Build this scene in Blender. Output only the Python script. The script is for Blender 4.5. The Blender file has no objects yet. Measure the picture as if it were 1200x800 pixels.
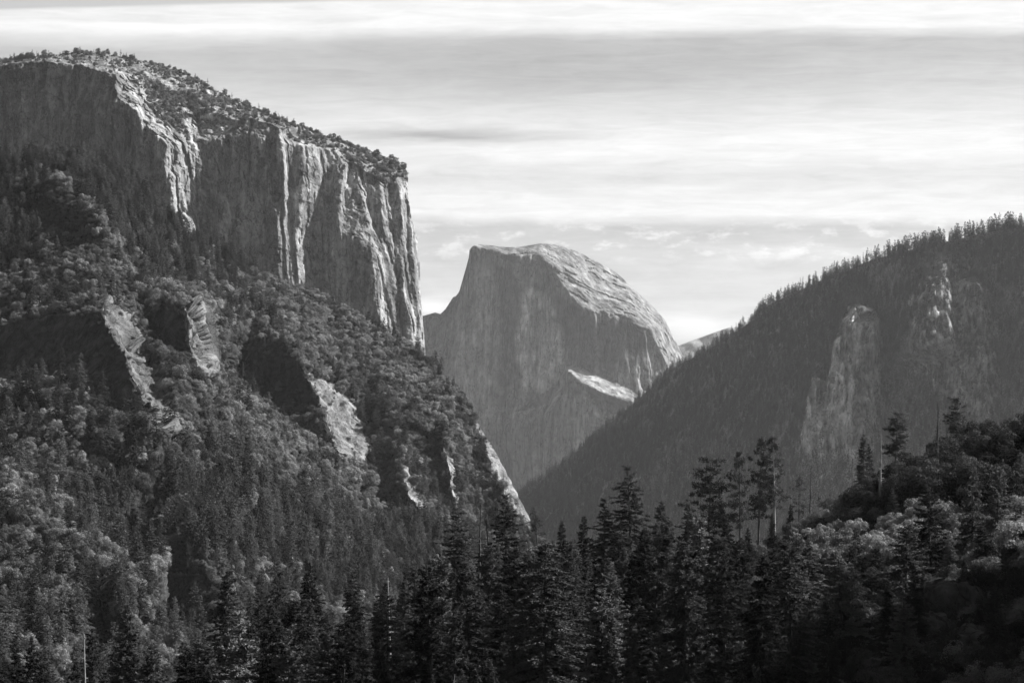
# A granite valley in black and white: wooded hillside and great cliff, a half-cut dome in haze,
# a shaded forested mountain, and a near hill of firs, pines and snags.
import bpy, math, random
import numpy as np
from mathutils import Vector, Euler
from mathutils.geometry import delaunay_2d_cdt

random.seed(7)
RS = np.random.RandomState(11)
scene = bpy.context.scene
COL = scene.collection
R = math.radians

# ------------------------------------------------------------------ camera
F = 600 / math.tan(R(12.0))
PITCH = R(1.95)
CP, SP = math.cos(PITCH), math.sin(PITCH)
cam_data = bpy.data.cameras.new("camera")
cam = bpy.data.objects.new("camera", cam_data)
COL.objects.link(cam)
cam.rotation_euler = (R(90) + PITCH, 0, 0)
cam_data.sensor_width = 36
cam_data.lens = 18 / math.tan(R(12.0))
cam_data.clip_start = 1
cam_data.clip_end = 80000
scene.camera = cam


def P3(px, py, Y):
    """photo pixel (1200x800) at forward distance Y -> world xyz (arrays ok)"""
    a = (np.asarray(px, float) - 600) / F
    b = (400 - np.asarray(py, float)) / F
    dy = CP - b * SP
    dz = SP + b * CP
    t = np.asarray(Y, float) / dy
    return np.stack([a * t, dy * t, dz * t], -1)


def project(p):
    """world -> photo pixel"""
    x, y, z = p[..., 0], p[..., 1], p[..., 2]
    d = y * CP + z * SP
    u = -y * SP + z * CP
    return 600 + F * x / d, 400 - F * u / d


# ------------------------------------------------------------------ noise
def _hash(ix, iy, iz, seed):
    h = (ix.astype(np.uint64) * np.uint64(374761393) + iy.astype(np.uint64) * np.uint64(668265263)
         + iz.astype(np.uint64) * np.uint64(2147483647) + np.uint64(seed * 1274126177 + 12345)) & np.uint64(0xffffffff)
    h = ((h ^ (h >> np.uint64(13))) * np.uint64(1274126177)) & np.uint64(0xffffffff)
    h = ((h ^ (h >> np.uint64(16))) * np.uint64(2246822519)) & np.uint64(0xffffffff)
    return h ^ (h >> np.uint64(15))


def perlin(x, y, z, seed=0):
    x = np.asarray(x, float) + 5000.0; y = np.asarray(y, float) + 5000.0; z = np.asarray(z, float) + 5000.0
    x0 = np.floor(x); y0 = np.floor(y); z0 = np.floor(z)
    fx, fy, fz = x - x0, y - y0, z - z0
    ix, iy, iz = x0.astype(np.int64), y0.astype(np.int64), z0.astype(np.int64)
    sx, sy, sz = [f * f * f * (f * (f * 6 - 15) + 10) for f in (fx, fy, fz)]

    def g(dx, dy, dz):
        h = _hash(ix + dx, iy + dy, iz + dz, seed)
        a = (h & np.uint64(1023)).astype(float) / 1023 * 2 - 1
        b = ((h >> np.uint64(10)) & np.uint64(1023)).astype(float) / 1023 * 2 - 1
        c = ((h >> np.uint64(20)) & np.uint64(1023)).astype(float) / 1023 * 2 - 1
        return a * (fx - dx) + b * (fy - dy) + c * (fz - dz)

    def lerp(a, b, t):
        return a + (b - a) * t
    return lerp(lerp(lerp(g(0, 0, 0), g(1, 0, 0), sx), lerp(g(0, 1, 0), g(1, 1, 0), sx), sy),
                lerp(lerp(g(0, 0, 1), g(1, 0, 1), sx), lerp(g(0, 1, 1), g(1, 1, 1), sx), sy), sz) * 1.3


def fbm(x, y, z, octaves=5, seed=0, gain=0.5, ridged=False):
    s = 0; a = 1.0; n = 0
    for o in range(octaves):
        k = 2.03 ** o
        v = perlin(x * k, y * k, z * k, seed + o * 17)
        if ridged:
            v = 1 - 2 * np.abs(v)
        s = s + a * v; n += a; a *= gain
    return s / n


def sstep(a, b, x):
    t = np.clip((x - a) / (b - a), 0, 1)
    return t * t * (3 - 2 * t)


def blur(a, r):
    """small separable gaussian, r in cells"""
    if r <= 0:
        return a
    n = int(math.ceil(r * 2.5)); k = np.exp(-0.5 * (np.arange(-n, n + 1) / r) ** 2); k /= k.sum()
    for ax in (0, 1):
        pad = [(0, 0), (0, 0)]; pad[ax] = (n, n)
        b = np.pad(a, pad, mode='edge'); o = 0
        for i, w in enumerate(k):
            sl = [slice(None), slice(None)]; sl[ax] = slice(i, i + a.shape[ax])
            o = o + w * b[tuple(sl)]
        a = o
    return a


def polymask(px, py, poly, soft=3.0, wob=0.0, seed=0, freq=0.06):
    if wob:
        px = px + wob * fbm(px * freq, py * freq, px * 0 + seed, 4, seed)
        py = py + wob * fbm(px * freq, py * freq, px * 0 + seed + 9, 4, seed + 3)
    inside = np.zeros(px.shape, bool); d = np.full(px.shape, 1e9)
    n = len(poly)
    for i in range(n):
        x1, y1 = poly[i]; x2, y2 = poly[(i + 1) % n]
        c = ((y1 > py) != (y2 > py)) & (px < (x2 - x1) * (py - y1) / ((y2 - y1) or 1e-9) + x1)
        inside ^= c
        L = (x2 - x1) ** 2 + (y2 - y1) ** 2 + 1e-9
        t = np.clip(((px - x1) * (x2 - x1) + (py - y1) * (y2 - y1)) / L, 0, 1)
        d = np.minimum(d, np.hypot(px - x1 - t * (x2 - x1), py - y1 - t * (y2 - y1)))
    sd = np.where(inside, d, -d)
    return sstep(-soft, soft, sd)


def tin(lines, gx, gy, value=None):
    """breaklines [(x, y, v), ...] -> piecewise linear field on gx, gy"""
    vs, ed, vals = [], [], []
    for ln in lines:
        i0 = len(vs)
        for p in ln:
            vs.append(Vector((p[0], p[1]))); vals.append(p[2])
        ed += [(i, i + 1) for i in range(i0, len(vs) - 1)]
    V, E, T, OV, OE, OF = delaunay_2d_cdt(vs, ed, [], 0, 1e-3)
    vv = []
    for i, v in enumerate(V):
        if OV[i]:
            vv.append(vals[OV[i][0]])
        else:   # crossing of two breaklines: nearest input value
            j = min(range(len(vs)), key=lambda q: (vs[q] - v).length)
            vv.append(vals[j])
    out = np.full(gx.shape, np.nan)
    for t in T:
        (x0, y0), (x1, y1), (x2, y2) = V[t[0]], V[t[1]], V[t[2]]
        den = (y1 - y2) * (x0 - x2) + (x2 - x1) * (y0 - y2)
        if abs(den) < 1e-9:
            continue
        m = (gx >= min(x0, x1, x2) - 1e-6) & (gx <= max(x0, x1, x2) + 1e-6) & (gy >= min(y0, y1, y2) - 1e-6) & (gy <= max(y0, y1, y2) + 1e-6)
        if not m.any():
            continue
        X, Yy = gx[m], gy[m]
        a = ((y1 - y2) * (X - x2) + (x2 - x1) * (Yy - y2)) / den
        b = ((y2 - y0) * (X - x2) + (x0 - x2) * (Yy - y2)) / den
        c = 1 - a - b
        ok = (a > -1e-5) & (b > -1e-5) & (c > -1e-5)
        val = a * vv[t[0]] + b * vv[t[1]] + c * vv[t[2]]
        cur = out[m]; cur[ok] = val[ok]; out[m] = cur
    # fill what lies outside the hull from the nearest filled cell
    for _ in range(4000):
        bad = np.isnan(out)
        if not bad.any():
            break
        p = np.pad(out, 1, constant_values=np.nan)
        st = np.stack([p[:-2, 1:-1], p[2:, 1:-1], p[1:-1, :-2], p[1:-1, 2:]])
        cnt = (~np.isnan(st)).sum(0)
        m = np.where(cnt > 0, np.nansum(st, 0) / np.maximum(cnt, 1), np.nan)
        out = np.where(bad, m, out)
    return out


def warp(px, py, big, small, seed, sx=38.0, sy=38.0):
    """irregular natural edges: breaklines wander by a few pixels"""
    o = px * 0 + seed
    return (px + big * fbm(px / sx, py / sy, o, 3, seed) * 1.6 + small * fbm(px / 9, py / 11, o, 4, seed + 2) * 1.6,
            py + big * fbm(px / sx, py / sy, o + 7, 3, seed + 4) * 1.6 + small * fbm(px / 9, py / 11, o + 7, 4, seed + 6) * 1.6)


def interp(pts, x):
    return np.interp(x, [p[0] for p in pts], [p[1] for p in pts])


# ------------------------------------------------------------------ materials
def new_mat(name):
    m = bpy.data.materials.new(name); m.use_nodes = True
    nt = m.node_tree; nt.nodes.clear()
    return m, nt


class NT:
    """tiny node helper"""
    def __init__(s, nt): s.nt = nt
    def n(s, typ, **kw):
        nd = s.nt.nodes.new(typ)
        for k, v in kw.items():
            if k == 'ins':
                for a, b in v.items():
                    if hasattr(b, 'is_output'):
                        s.nt.links.new(b, nd.inputs[a])
                    else:
                        nd.inputs[a].default_value = b
            else:
                setattr(nd, k, v)
        return nd
    def math(s, op, a, b=None, c=None, clamp=False):
        nd = s.nt.nodes.new('ShaderNodeMath'); nd.operation = op; nd.use_clamp = clamp
        for i, v in enumerate((a, b, c)):
            if v is None: continue
            if hasattr(v, 'is_output'): s.nt.links.new(v, nd.inputs[i])
            else: nd.inputs[i].default_value = v
        return nd.outputs[0]
    def mapr(s, v, a, b, c, d, smooth=False):
        nd = s.nt.nodes.new('ShaderNodeMapRange'); nd.clamp = True
        if smooth: nd.interpolation_type = 'SMOOTHSTEP'
        s.nt.links.new(v, nd.inputs[0])
        for i, q in enumerate((a, b, c, d)): nd.inputs[i + 1].default_value = q
        return nd.outputs[0]
    def noise(s, vec, scale, detail=4, rough=0.55, dist=0.0):
        nd = s.n('ShaderNodeTexNoise', ins={'Vector': vec, 'Scale': scale, 'Detail': detail, 'Roughness': rough, 'Distortion': dist})
        return nd.outputs['Fac']
    def mapping(s, vec, scale=(1, 1, 1), rot=(0, 0, 0)):
        nd = s.n('ShaderNodeMapping', ins={'Vector': vec, 'Scale': scale, 'Rotation': rot})
        return nd.outputs[0]
    def attr(s, name):
        return s.n('ShaderNodeAttribute', attribute_name=name).outputs['Fac']
    def rgb(s, v):
        nd = s.nt.nodes.new('ShaderNodeCombineColor')
        for i in range(3): s.nt.links.new(v, nd.inputs[i])
        return nd.outputs[0]


def rock_material(name, unit, base=0.32, streak=0.5, mottled=0.35, veg=0.05, soil=0.10, bump=0.6):
    """granite with vertical water streaks (real stains), mottled ledges; attributes: rock (0 soil/brush, 1 bare), tone (scales the stone colour; shade painted in on the hillside)"""
    m, nt = new_mat(name); N = NT(nt)
    co = N.n('ShaderNodeTexCoord').outputs['Object']
    st = N.noise(N.mapping(co, (1 / (14 * unit), 1 / (14 * unit), 1 / (220 * unit))), 1.0, 6, 0.6, 0.3)
    st2 = N.noise(N.mapping(co, (1 / (45 * unit), 1 / (45 * unit), 1 / (400 * unit))), 1.0, 5, 0.6, 0.4)
    mo = N.noise(N.mapping(co, (1 / (30 * unit),) * 3), 1.0, 9, 0.65)
    fine = N.noise(N.mapping(co, (1 / (3.5 * unit), 1 / (3.5 * unit), 1 / (6 * unit))), 1.0, 6, 0.65)
    v = N.math('MULTIPLY', N.mapr(st, 0.32, 0.62, 1 - streak, 1.12), N.mapr(st2, 0.35, 0.6, 1 - streak * 0.7, 1.1))
    v = N.math('MULTIPLY', v, N.mapr(mo, 0.3, 0.7, 1 - mottled, 1 + mottled))
    v = N.math('MULTIPLY', v, N.mapr(fine, 0.3, 0.7, 0.8, 1.2))
    # joints and cracks in the stone, warped and of two sizes
    wv = N.n('ShaderNodeTexNoise', ins={'Vector': N.mapping(co, (1 / (40 * unit),) * 3), 'Scale': 1.0, 'Detail': 4.0})
    va = N.n('ShaderNodeVectorMath', operation='MULTIPLY_ADD', ins={0: wv.outputs['Color'], 1: (34 * unit,) * 3, 2: co})
    jm = None
    for sx, sz, wd in ((26, 85, 0.035), (9, 24, 0.05)):
        vo = N.n('ShaderNodeTexVoronoi', feature='DISTANCE_TO_EDGE', ins={'Vector': N.mapping(va.outputs[0], (1 / (sx * unit), 1 / (sx * unit), 1 / (sz * unit)), (0.15, 0.2, 0)), 'Scale': 1.0})
        q = N.mapr(vo.outputs['Distance'], 0.0, wd, 0.4, 1.0)
        q = N.math('MAXIMUM', q, N.mapr(mo, 0.42, 0.6, 0.3, 1.0))
        jm = q if jm is None else N.math('MULTIPLY', jm, q)
    v = N.math('MULTIPLY', v, jm)
    v = N.math('MULTIPLY', v, base)
    v = N.math('MULTIPLY', v, N.attr('tone'))
    gr = N.math('MULTIPLY', N.mapr(mo, 0.3, 0.7, 0.6, 1.4), N.mapr(fine, 0.35, 0.65, veg, soil))
    k = N.attr('rock')
    k = N.math('ADD', k, N.math('MULTIPLY', N.math('SUBTRACT', fine, 0.5), 0.9))
    k = N.mapr(k, 0.4, 0.6, 0, 1)
    mx = N.n('ShaderNodeMix', data_type='FLOAT', ins={0: k, 2: gr, 3: v})
    b = N.n('ShaderNodeBump', ins={'Strength': bump, 'Distance': 2.5 * unit, 'Height': N.math('ADD', N.math('MULTIPLY', st, 0.5), fine)})
    bs = N.n('ShaderNodeBsdfDiffuse', ins={'Color': N.rgb(mx.outputs[0]), 'Roughness': 0.6, 'Normal': b.outputs[0]})
    o = N.n('ShaderNodeOutputMaterial', ins={'Surface': bs.outputs[0]})
    return m


def leaf_material(name, lo, hi, trans=0.25):
    m, nt = new_mat(name); N = NT(nt)
    oi = N.n('ShaderNodeObjectInfo').outputs['Random']
    geo = N.n('ShaderNodeNewGeometry')
    co = N.n('ShaderNodeTexCoord').outputs['Object']
    ns = N.noise(co, 0.6, 3, 0.6)
    v = N.mapr(N.math('POWER', oi, 1.6), 0, 1, lo, hi)
    v = N.math('MULTIPLY', v, N.mapr(ns, 0.3, 0.7, 0.65, 1.35))
    v = N.math('MULTIPLY', v, N.mapr(geo.outputs['Random Per Island'], 0, 1, 0.8, 1.2))
    c = N.rgb(v)
    d = N.n('ShaderNodeBsdfDiffuse', ins={'Color': c})
    t = N.n('ShaderNodeBsdfTranslucent', ins={'Color': c})
    mx = N.n('ShaderNodeMixShader', ins={0: trans, 1: d.outputs[0], 2: t.outputs[0]})
    N.n('ShaderNodeOutputMaterial', ins={'Surface': mx.outputs[0]})
    return m


def bark_material(name, lo, hi):
    m, nt = new_mat(name); N = NT(nt)
    co = N.n('ShaderNodeTexCoord').outputs['Object']
    ns = N.noise(N.mapping(co, (6, 6, 0.7)), 1.0, 6, 0.65)
    n2 = N.noise(co, 0.35, 4, 0.6)
    v = N.math('MULTIPLY', N.mapr(ns, 0.3, 0.7, lo, hi), N.mapr(n2, 0.3, 0.7, 0.6, 1.3))
    b = N.n('ShaderNodeBump', ins={'Strength': 0.6, 'Distance': 0.1, 'Height': ns})
    d = N.n('ShaderNodeBsdfDiffuse', ins={'Color': N.rgb(v), 'Normal': b.outputs[0]})
    N.n('ShaderNodeOutputMaterial', ins={'Surface': d.outputs[0]})
    return m


M_CLIFF = rock_material('granite_cliff', 1.0, base=0.45, streak=0.68, mottled=0.45, veg=0.06, soil=0.22)
M_DOME = rock_material('granite_dome', 2.2, base=0.52, streak=0.6, mottled=0.4, veg=0.1, soil=0.2)
M_MOUNT = rock_material('shaded_mountain', 1.0, base=0.5, streak=0.65, mottled=0.55, veg=0.07, soil=0.26, bump=1.0)
M_HILL = rock_material('hillside_rock_and_brush', 0.45, base=0.33, streak=0.15, mottled=0.75, veg=0.025, soil=0.08, bump=1.0)
M_FAR = rock_material('far_hills', 5.0, base=0.3, streak=0.1, veg=0.12, soil=0.25)
M_NEAR = rock_material('forest_floor', 0.25, base=0.2, veg=0.015, soil=0.05)
M_NEEDLE = leaf_material('needles', 0.03, 0.095, 0.15)
M_NEEDLE_FAR = leaf_material('needles_of_slope_trees', 0.05, 0.18, 0.12)
M_LEAF = leaf_material('broad_leaves', 0.05, 0.33, 0.15)
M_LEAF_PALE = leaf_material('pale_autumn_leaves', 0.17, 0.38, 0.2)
M_BRUSH = leaf_material('brush_leaves', 0.07, 0.21, 0.12)
M_LEAF_SHADED = leaf_material('shade_painted_oak_leaves', 0.025, 0.08, 0.2)  # oak leaves darkened to stand for the deep shade they grow in
M_SHADE_NEEDLE = leaf_material('needles_of_far_trees', 0.045, 0.12, 0.1)
M_BARK = bark_material('bark', 0.03, 0.12)
M_DEAD = bark_material('bleached_wood', 0.16, 0.4)
M_DEAD_DARK = bark_material('weathered_wood', 0.05, 0.14)


# ------------------------------------------------------------------ mesh helpers
def mesh_np(name, verts, faces, mat=None, attrs=None, smooth=False):
    """verts (n,3); faces list of arrays (m,3) and/or (m,4)"""
    me = bpy.data.meshes.new(name)
    verts = np.asarray(verts, np.float32)
    me.vertices.add(len(verts)); me.vertices.foreach_set('co', verts.ravel())
    faces = [np.asarray(f, np.int32) for f in faces if len(f)]
    nl = sum(f.size for f in faces); nf = sum(len(f) for f in faces)
    me.loops.add(nl); me.polygons.add(nf)
    me.loops.foreach_set('vertex_index', np.concatenate([f.ravel() for f in faces]))
    tot = np.concatenate([np.full(len(f), f.shape[1], np.int32) for f in faces])
    me.polygons.foreach_set('loop_start', np.concatenate([[0], np.cumsum(tot)[:-1]]).astype(np.int32))
    me.polygons.foreach_set('loop_total', tot)
    if smooth:
        me.polygons.foreach_set('use_smooth', np.ones(nf, bool))
    for k, a in (attrs or {}).items():
        at = me.attributes.new(k, 'FLOAT', 'POINT'); at.data.foreach_set('value', np.asarray(a, np.float32).ravel())
    me.update(calc_edges=True)
    if mat: me.materials.append(mat)
    return me


def link(name, me, parent=None):
    o = bpy.data.objects.new(name, me); COL.objects.link(o); o.parent = parent
    return o


def tag(o, label=None, cat=None, group=None, kind=None):
    if label: o['label'] = label
    if cat: o['category'] = cat
    if group: o['group'] = group
    if kind: o['kind'] = kind
    return o


def grid_faces(r, c):
    i = np.arange(r * c).reshape(r, c)
    return np.stack([i[:-1, :-1], i[1:, :-1], i[1:, 1:], i[:-1, 1:]], -1).reshape(-1, 4)


def relief(name, mat, P, attrs, back=(), side=()):
    """a landform: the faces we see plus the far side that closes it. back: (dy, dz) rows added behind the crest;
    side: (dx, dy) columns added behind the right-hand edge"""
    A = {k: v for k, v in attrs.items()}
    if side:
        cols = [P]; 
        for dx, dy in side:
            cols.append(P[:, -1:, :] + np.array([dx, dy, 0.0]))
        P = np.concatenate(cols, 1)
        A = {k: np.concatenate([v] + [v[:, -1:]] * len(side), 1) for k, v in A.items()}
    if back:
        rows = []
        for dy, dz in reversed(back):
            q = P[:1] + np.array([0, dy, dz]); q[..., 0] = P[:1, :, 0] * (1 + 1.08 * dy / P[:1, :, 1]); q[..., 2] += fbm(q[..., 0] / 150, q[..., 1] / 150, q[..., 2] * 0, 4, 5) * abs(dz) * 0.3
            rows.append(q)
        P = np.concatenate(rows + [P], 0)
        A = {k: np.concatenate([v[:1]] * len(back) + [v], 0) for k, v in A.items()}
    r, c = P.shape[:2]
    me = mesh_np(name, P.reshape(-1, 3), [grid_faces(r, c)], mat, A, smooth=True)
    o = link(name, me)
    return o


def edge_grid(x0, top, bot, right, nu, nv):
    """image-space grid between a crest polyline, a bottom polyline and a right-hand edge [(px,py)..]"""
    u = np.linspace(0, 1, nu)[None, :]; v = np.linspace(0, 1, nv)[:, None]
    xr_top = right[0][0]
    pxt = x0 + u * (xr_top - x0)
    py = interp(top, pxt) + (interp(bot, pxt) - interp(top, pxt)) * v
    ry = np.linspace(right[0][1], right[-1][1], nv)
    rx = np.interp(ry, [p[1] for p in right], [p[0] for p in right])[:, None]
    px = pxt + u ** 1.0 * (rx - xr_top)
    return px + 0 * py, py + 0 * px


def normals(P):
    du = np.gradient(P, axis=1); dv = np.gradient(P, axis=0)
    n = np.cross(dv, du); n /= np.linalg.norm(n, axis=-1, keepdims=True) + 1e-9
    return n


# ================================================================== LANDFORMS
# ---- the great cliff ------------------------------------------------
CL_TOP = [(-80, 84), (-40, 76), (0, 71), (25, 68), (50, 65), (75, 63), (100, 62), (120, 63), (140, 66), (160, 70), (180, 74), (200, 79), (215, 85),
          (234, 94), (250, 104), (275, 117), (300, 128), (320, 136), (340, 144), (370, 155), (402, 166), (430, 175), (460, 187), (472, 194), (478, 203)]
CL_RIGHT = [(478, 203), (478, 230), (482, 254), (488, 276), (490, 290), (492, 306), (493, 350), (497, 390), (499, 430), (500, 450)]
CL_BOT = [(-80, 330), (150, 330), (220, 340), (350, 380), (478, 450)]
cx, cy = edge_grid(-80, CL_TOP, CL_BOT, CL_RIGHT, 620, 420)
Y0 = 4800


def yl(pts, d):
    """breakline with one depth offset or one per vertex"""
    if not isinstance(d, (list, tuple)):
        d = [d] * len(pts)
    return [(p[0], p[1], Y0 + q) for p, q in zip(pts, d)]


cliff_lines = [
    # crest of the plateau (far), then the rim where it breaks into the wall
    yl([(-90, 60), (-40, 70), (0, 66), (60, 58), (120, 56), (180, 66), (234, 86), (300, 120), (370, 147), (430, 167), (472, 186), (490, 200)],
       [520, 480, 430, 420, 420, 420, 400, 360, 330, 300, 250, 230]),
    yl([(-90, 92), (-20, 80), (30, 72), (60, 72), (90, 76), (130, 81)], [180, 160, 130, 110, 95, 70]),
    yl([(150, 82), (175, 90), (200, 98), (225, 108), (240, 122)], [150, 210, 220, 200, 150]),
    # left dome: hardly turned, in shade
    yl([(-90, 340), (-90, 200), (-90, 110)], [90, 120, 165]),
    yl([(20, 340), (20, 200), (22, 110)], [70, 90, 115]),
    yl([(75, 330), (78, 200), (80, 120)], [30, 45, 75]),
    # crest of lit slab, and the gully right of it
    yl([(132, 86), (137, 115), (160, 130), (165, 145), (195, 168), (192, 195), (200, 210), (202, 245), (216, 272), (216, 345)], [0, -40, -58, -64, -88, -93, -98, -104, -108, -108]),
    yl([(150, 86), (164, 100), (171, 120), (195, 140), (212, 158), (223, 168), (226, 190), (226, 220), (228, 240), (238, 272), (240, 345)], [85, 62, 40, 20, 6, -2, -10, -16, -20, -26, -30]),
    # small buttress at the head of the gully
    yl([(213, 122), (216, 140), (224, 156)], [90, 40, 12]),
    yl([(216, 120), (232, 140), (228, 158)], [140, 90, 40]),
    # rim above the big shaded wall
    yl([(236, 134), (250, 132), (264, 145), (280, 140), (288, 137), (308, 143), (324, 149)], [100, 95, 80, 70, 62, 45, 25]),
    yl([(268, 345), (268, 250), (264, 160)], [-22, -8, 30]),
    yl([(300, 345), (300, 250), (296, 160)], [-22, -8, 22]),
    # strip c2/v2
    yl([(328, 154), (331, 168), (332, 200), (331, 228), (326, 262), (324, 300), (328, 332), (328, 345)], [15, 5, 0, -8, -18, -22, -25, -25]),
    yl([(333, 158), (338, 168), (339, 200), (338, 228), (338, 262), (339, 300), (340, 332), (340, 350)], [60, 48, 40, 24, 14, 4, 0, 0]),
    # c3/v3
    yl([(353, 170), (355, 200), (355, 225), (352, 245), (351, 260), (345, 274), (347, 300), (348, 336), (348, 360)], [50, 33, 22, 18, 12, 8, 2, -3, -3]),
    yl([(389, 178), (384, 195), (378, 215), (373, 235), (367, 260), (366, 300), (369, 338), (370, 370)], [118, 98, 88, 76, 62, 54, 48, 46]),
    yl([(345, 166), (360, 173), (388, 175)], [60, 65, 122]),
    # c4/v4 sliver in the shaded triangle
    yl([(396, 182), (403, 192), (404, 206), (399, 235), (397, 256), (399, 272), (402, 330), (402, 390)], [112, 96, 88, 70, 54, 45, 36, 32]),
    yl([(410, 190), (407, 212), (405, 238), (403, 254), (401, 273)], [128, 108, 92, 72, 52]),
    # c5/v5
    yl([(418, 193), (420, 215), (428, 242), (432, 268), (435, 292), (438, 318), (439, 345), (447, 385), (449, 410)], [125, 104, 84, 66, 46, 28, 22, 16, 14]),
    yl([(424, 198), (425, 214), (432, 242), (437, 266), (447, 284)], [148, 124, 108, 92, 86]),
    # c6/v6
    yl([(440, 208), (446, 225), (449, 250), (448, 270), (450, 286)], [140, 120, 102, 90, 84]),
    yl([(456, 217), (458, 240), (460, 265), (461, 290), (466, 330), (468, 360), (471, 398), (472, 430)], [165, 150, 132, 112, 92, 82, 74, 72]),
    # c7/v7
    yl([(467, 216), (470, 235), (471, 260), (470, 290), (471, 320), (474, 345), (481, 372), (484, 405), (485, 440)], [160, 145, 128, 109, 92, 80, 70, 66, 66]),
    yl([(477, 212), (476, 235), (477, 260), (477, 290), (478, 320), (480, 345), (487, 375), (490, 408), (491, 440)], [205, 178, 160, 140, 124, 114, 102, 98, 98]),
    # c8 and the edge against the sky
    yl([(478.5, 234), (480.5, 260), (483, 277), (485, 300), (486, 320), (488, 348), (490.5, 368), (493, 390), (494, 414), (495, 450)], [176, 158, 148, 136, 122, 112, 102, 98, 96, 96]),
    yl([(484, 226), (487, 254), (492, 276), (496, 306), (497, 350), (501, 390), (503, 430), (504, 455)], [250, 240, 225, 210, 190, 180, 175, 175]),
    yl([(428, 199), (442, 206), (456, 214), (466, 209), (478, 207)], [125, 135, 150, 165, 200]),
    yl([(-90, 470), (200, 470), (520, 470)], [40, -30, 60]),
]
wcx, wcy = warp(cx, cy, 1.6, 1.5, 5, 22, 40)
cY = 1 / blur(1 / tin(cliff_lines, wcx, wcy), 0.7)
cP = P3(cx, cy, cY)
x, y, z = cP[..., 0], cP[..., 1], cP[..., 2]
rim = [(-90, 92), (-20, 80), (30, 73), (60, 73), (90, 78), (130, 83), (150, 84), (175, 108), (200, 130), (225, 126), (236, 134), (264, 145), (288, 138), (324, 150), (340, 164), (388, 176), (402, 186),
       (428, 200), (456, 216), (466, 210), (500, 205)]
above = sstep(-3, 4, interp(rim, cx) - cy + 2.5 * fbm(cx * 0.12, cy * 0.12, cx * 0, 3, 3))
gully = polymask(cx, cy, [(150, 84), (240, 120), (250, 130), (236, 140), (216, 122), (212, 158), (196, 140), (172, 120), (164, 100)], 4, 6, 2)
above = np.maximum(above, gully)
wall = 1 - above
col = fbm(x / 26, y / 26, z / 260, 5, 21, ridged=True)          # vertical ribs
col2 = fbm(x / 9, y / 9, z / 60, 4, 31, ridged=True)
crag = fbm(x / 60, y / 60, z / 60, 5, 41)
small = fbm(x / 12, y / 12, z / 12, 4, 51)
flake = fbm(x / 48 + 4, y / 48, z / 130 - x / 160, 3, 77)
flake = np.floor(flake * 3.5) / 3.5 * 0.85 + flake * 0.15
flake2 = fbm(x / 20 + z / 90, y / 20 + 3, z / 55, 3, 78); flake2 = np.floor(flake2 * 3.5) / 3.5
crack = sstep(0.5, 0.8, fbm(x / 42, y / 42, z / 500 + x / 900, 4, 25, ridged=True))
ledge = fbm(x / 90, y / 90, z / 24 + x / 70, 3, 27); ledge = np.floor(ledge * 3.0) / 3.0
d = wall * (15 * crack - 7 * ledge + 4 * col + 3 * col2 + 9 * crag + 4.5 * small + 15 * flake + 9 * flake2) + above * (10 * crag + 5 * small)
d *= 1 - 0.4 * sstep(322, 336, cx)
cP[..., 1] += d
cP[..., 2] += above * (4 * small + 5 * crag) * sstep(0, 6, cy - interp(CL_TOP, cx) + 2)
cP[..., 0] += wall * 2.0 * small
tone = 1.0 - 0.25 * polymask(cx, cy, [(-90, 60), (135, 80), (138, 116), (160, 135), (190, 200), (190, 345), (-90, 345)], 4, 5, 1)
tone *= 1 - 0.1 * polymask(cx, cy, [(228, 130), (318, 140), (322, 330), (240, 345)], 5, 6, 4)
rock = np.clip(wall * 1.2 - 0.1 + above * (0.55 + 0.6 * fbm(x / 25, y / 25, z / 25, 3, 61)), 0, 1)
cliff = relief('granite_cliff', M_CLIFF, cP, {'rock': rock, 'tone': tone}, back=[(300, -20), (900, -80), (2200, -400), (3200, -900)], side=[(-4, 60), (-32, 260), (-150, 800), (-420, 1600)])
tag(cliff, 'huge sheer granite cliff mountain above the wooded hillside', kind='structure')

# ---- the half-cut dome -----------------------------------------------
HD_TOP = [(440, 372), (496, 370), (503, 368), (510, 366), (516, 368), (522, 362), (531, 348), (534, 347), (538, 342), (542, 328), (546, 314), (549.5, 301), (549.5, 294), (553, 289), (558, 286.3), (566, 286.5), (576, 287.5), (592, 289.5), (608, 289.3),
          (620, 287.3), (632, 285.4), (648, 286), (660, 288.7), (680, 296), (700, 307), (720, 318), (731, 327), (738, 336), (752, 347), (768, 362), (780, 376), (790, 396), (802, 420), (830, 462), (880, 540)]
HD_BOT = [(440, 640), (880, 640)]
hx, hy = edge_grid(440, HD_TOP, HD_BOT, [(880, 540), (880, 640)], 560, 380)
B0 = 13000


def hl(pts, d):
    if not isinstance(d, (list, tuple)):
        d = [d] * len(pts)
    return [(p[0], p[1], B0 + q) for p, q in zip(pts, d)]


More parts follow.
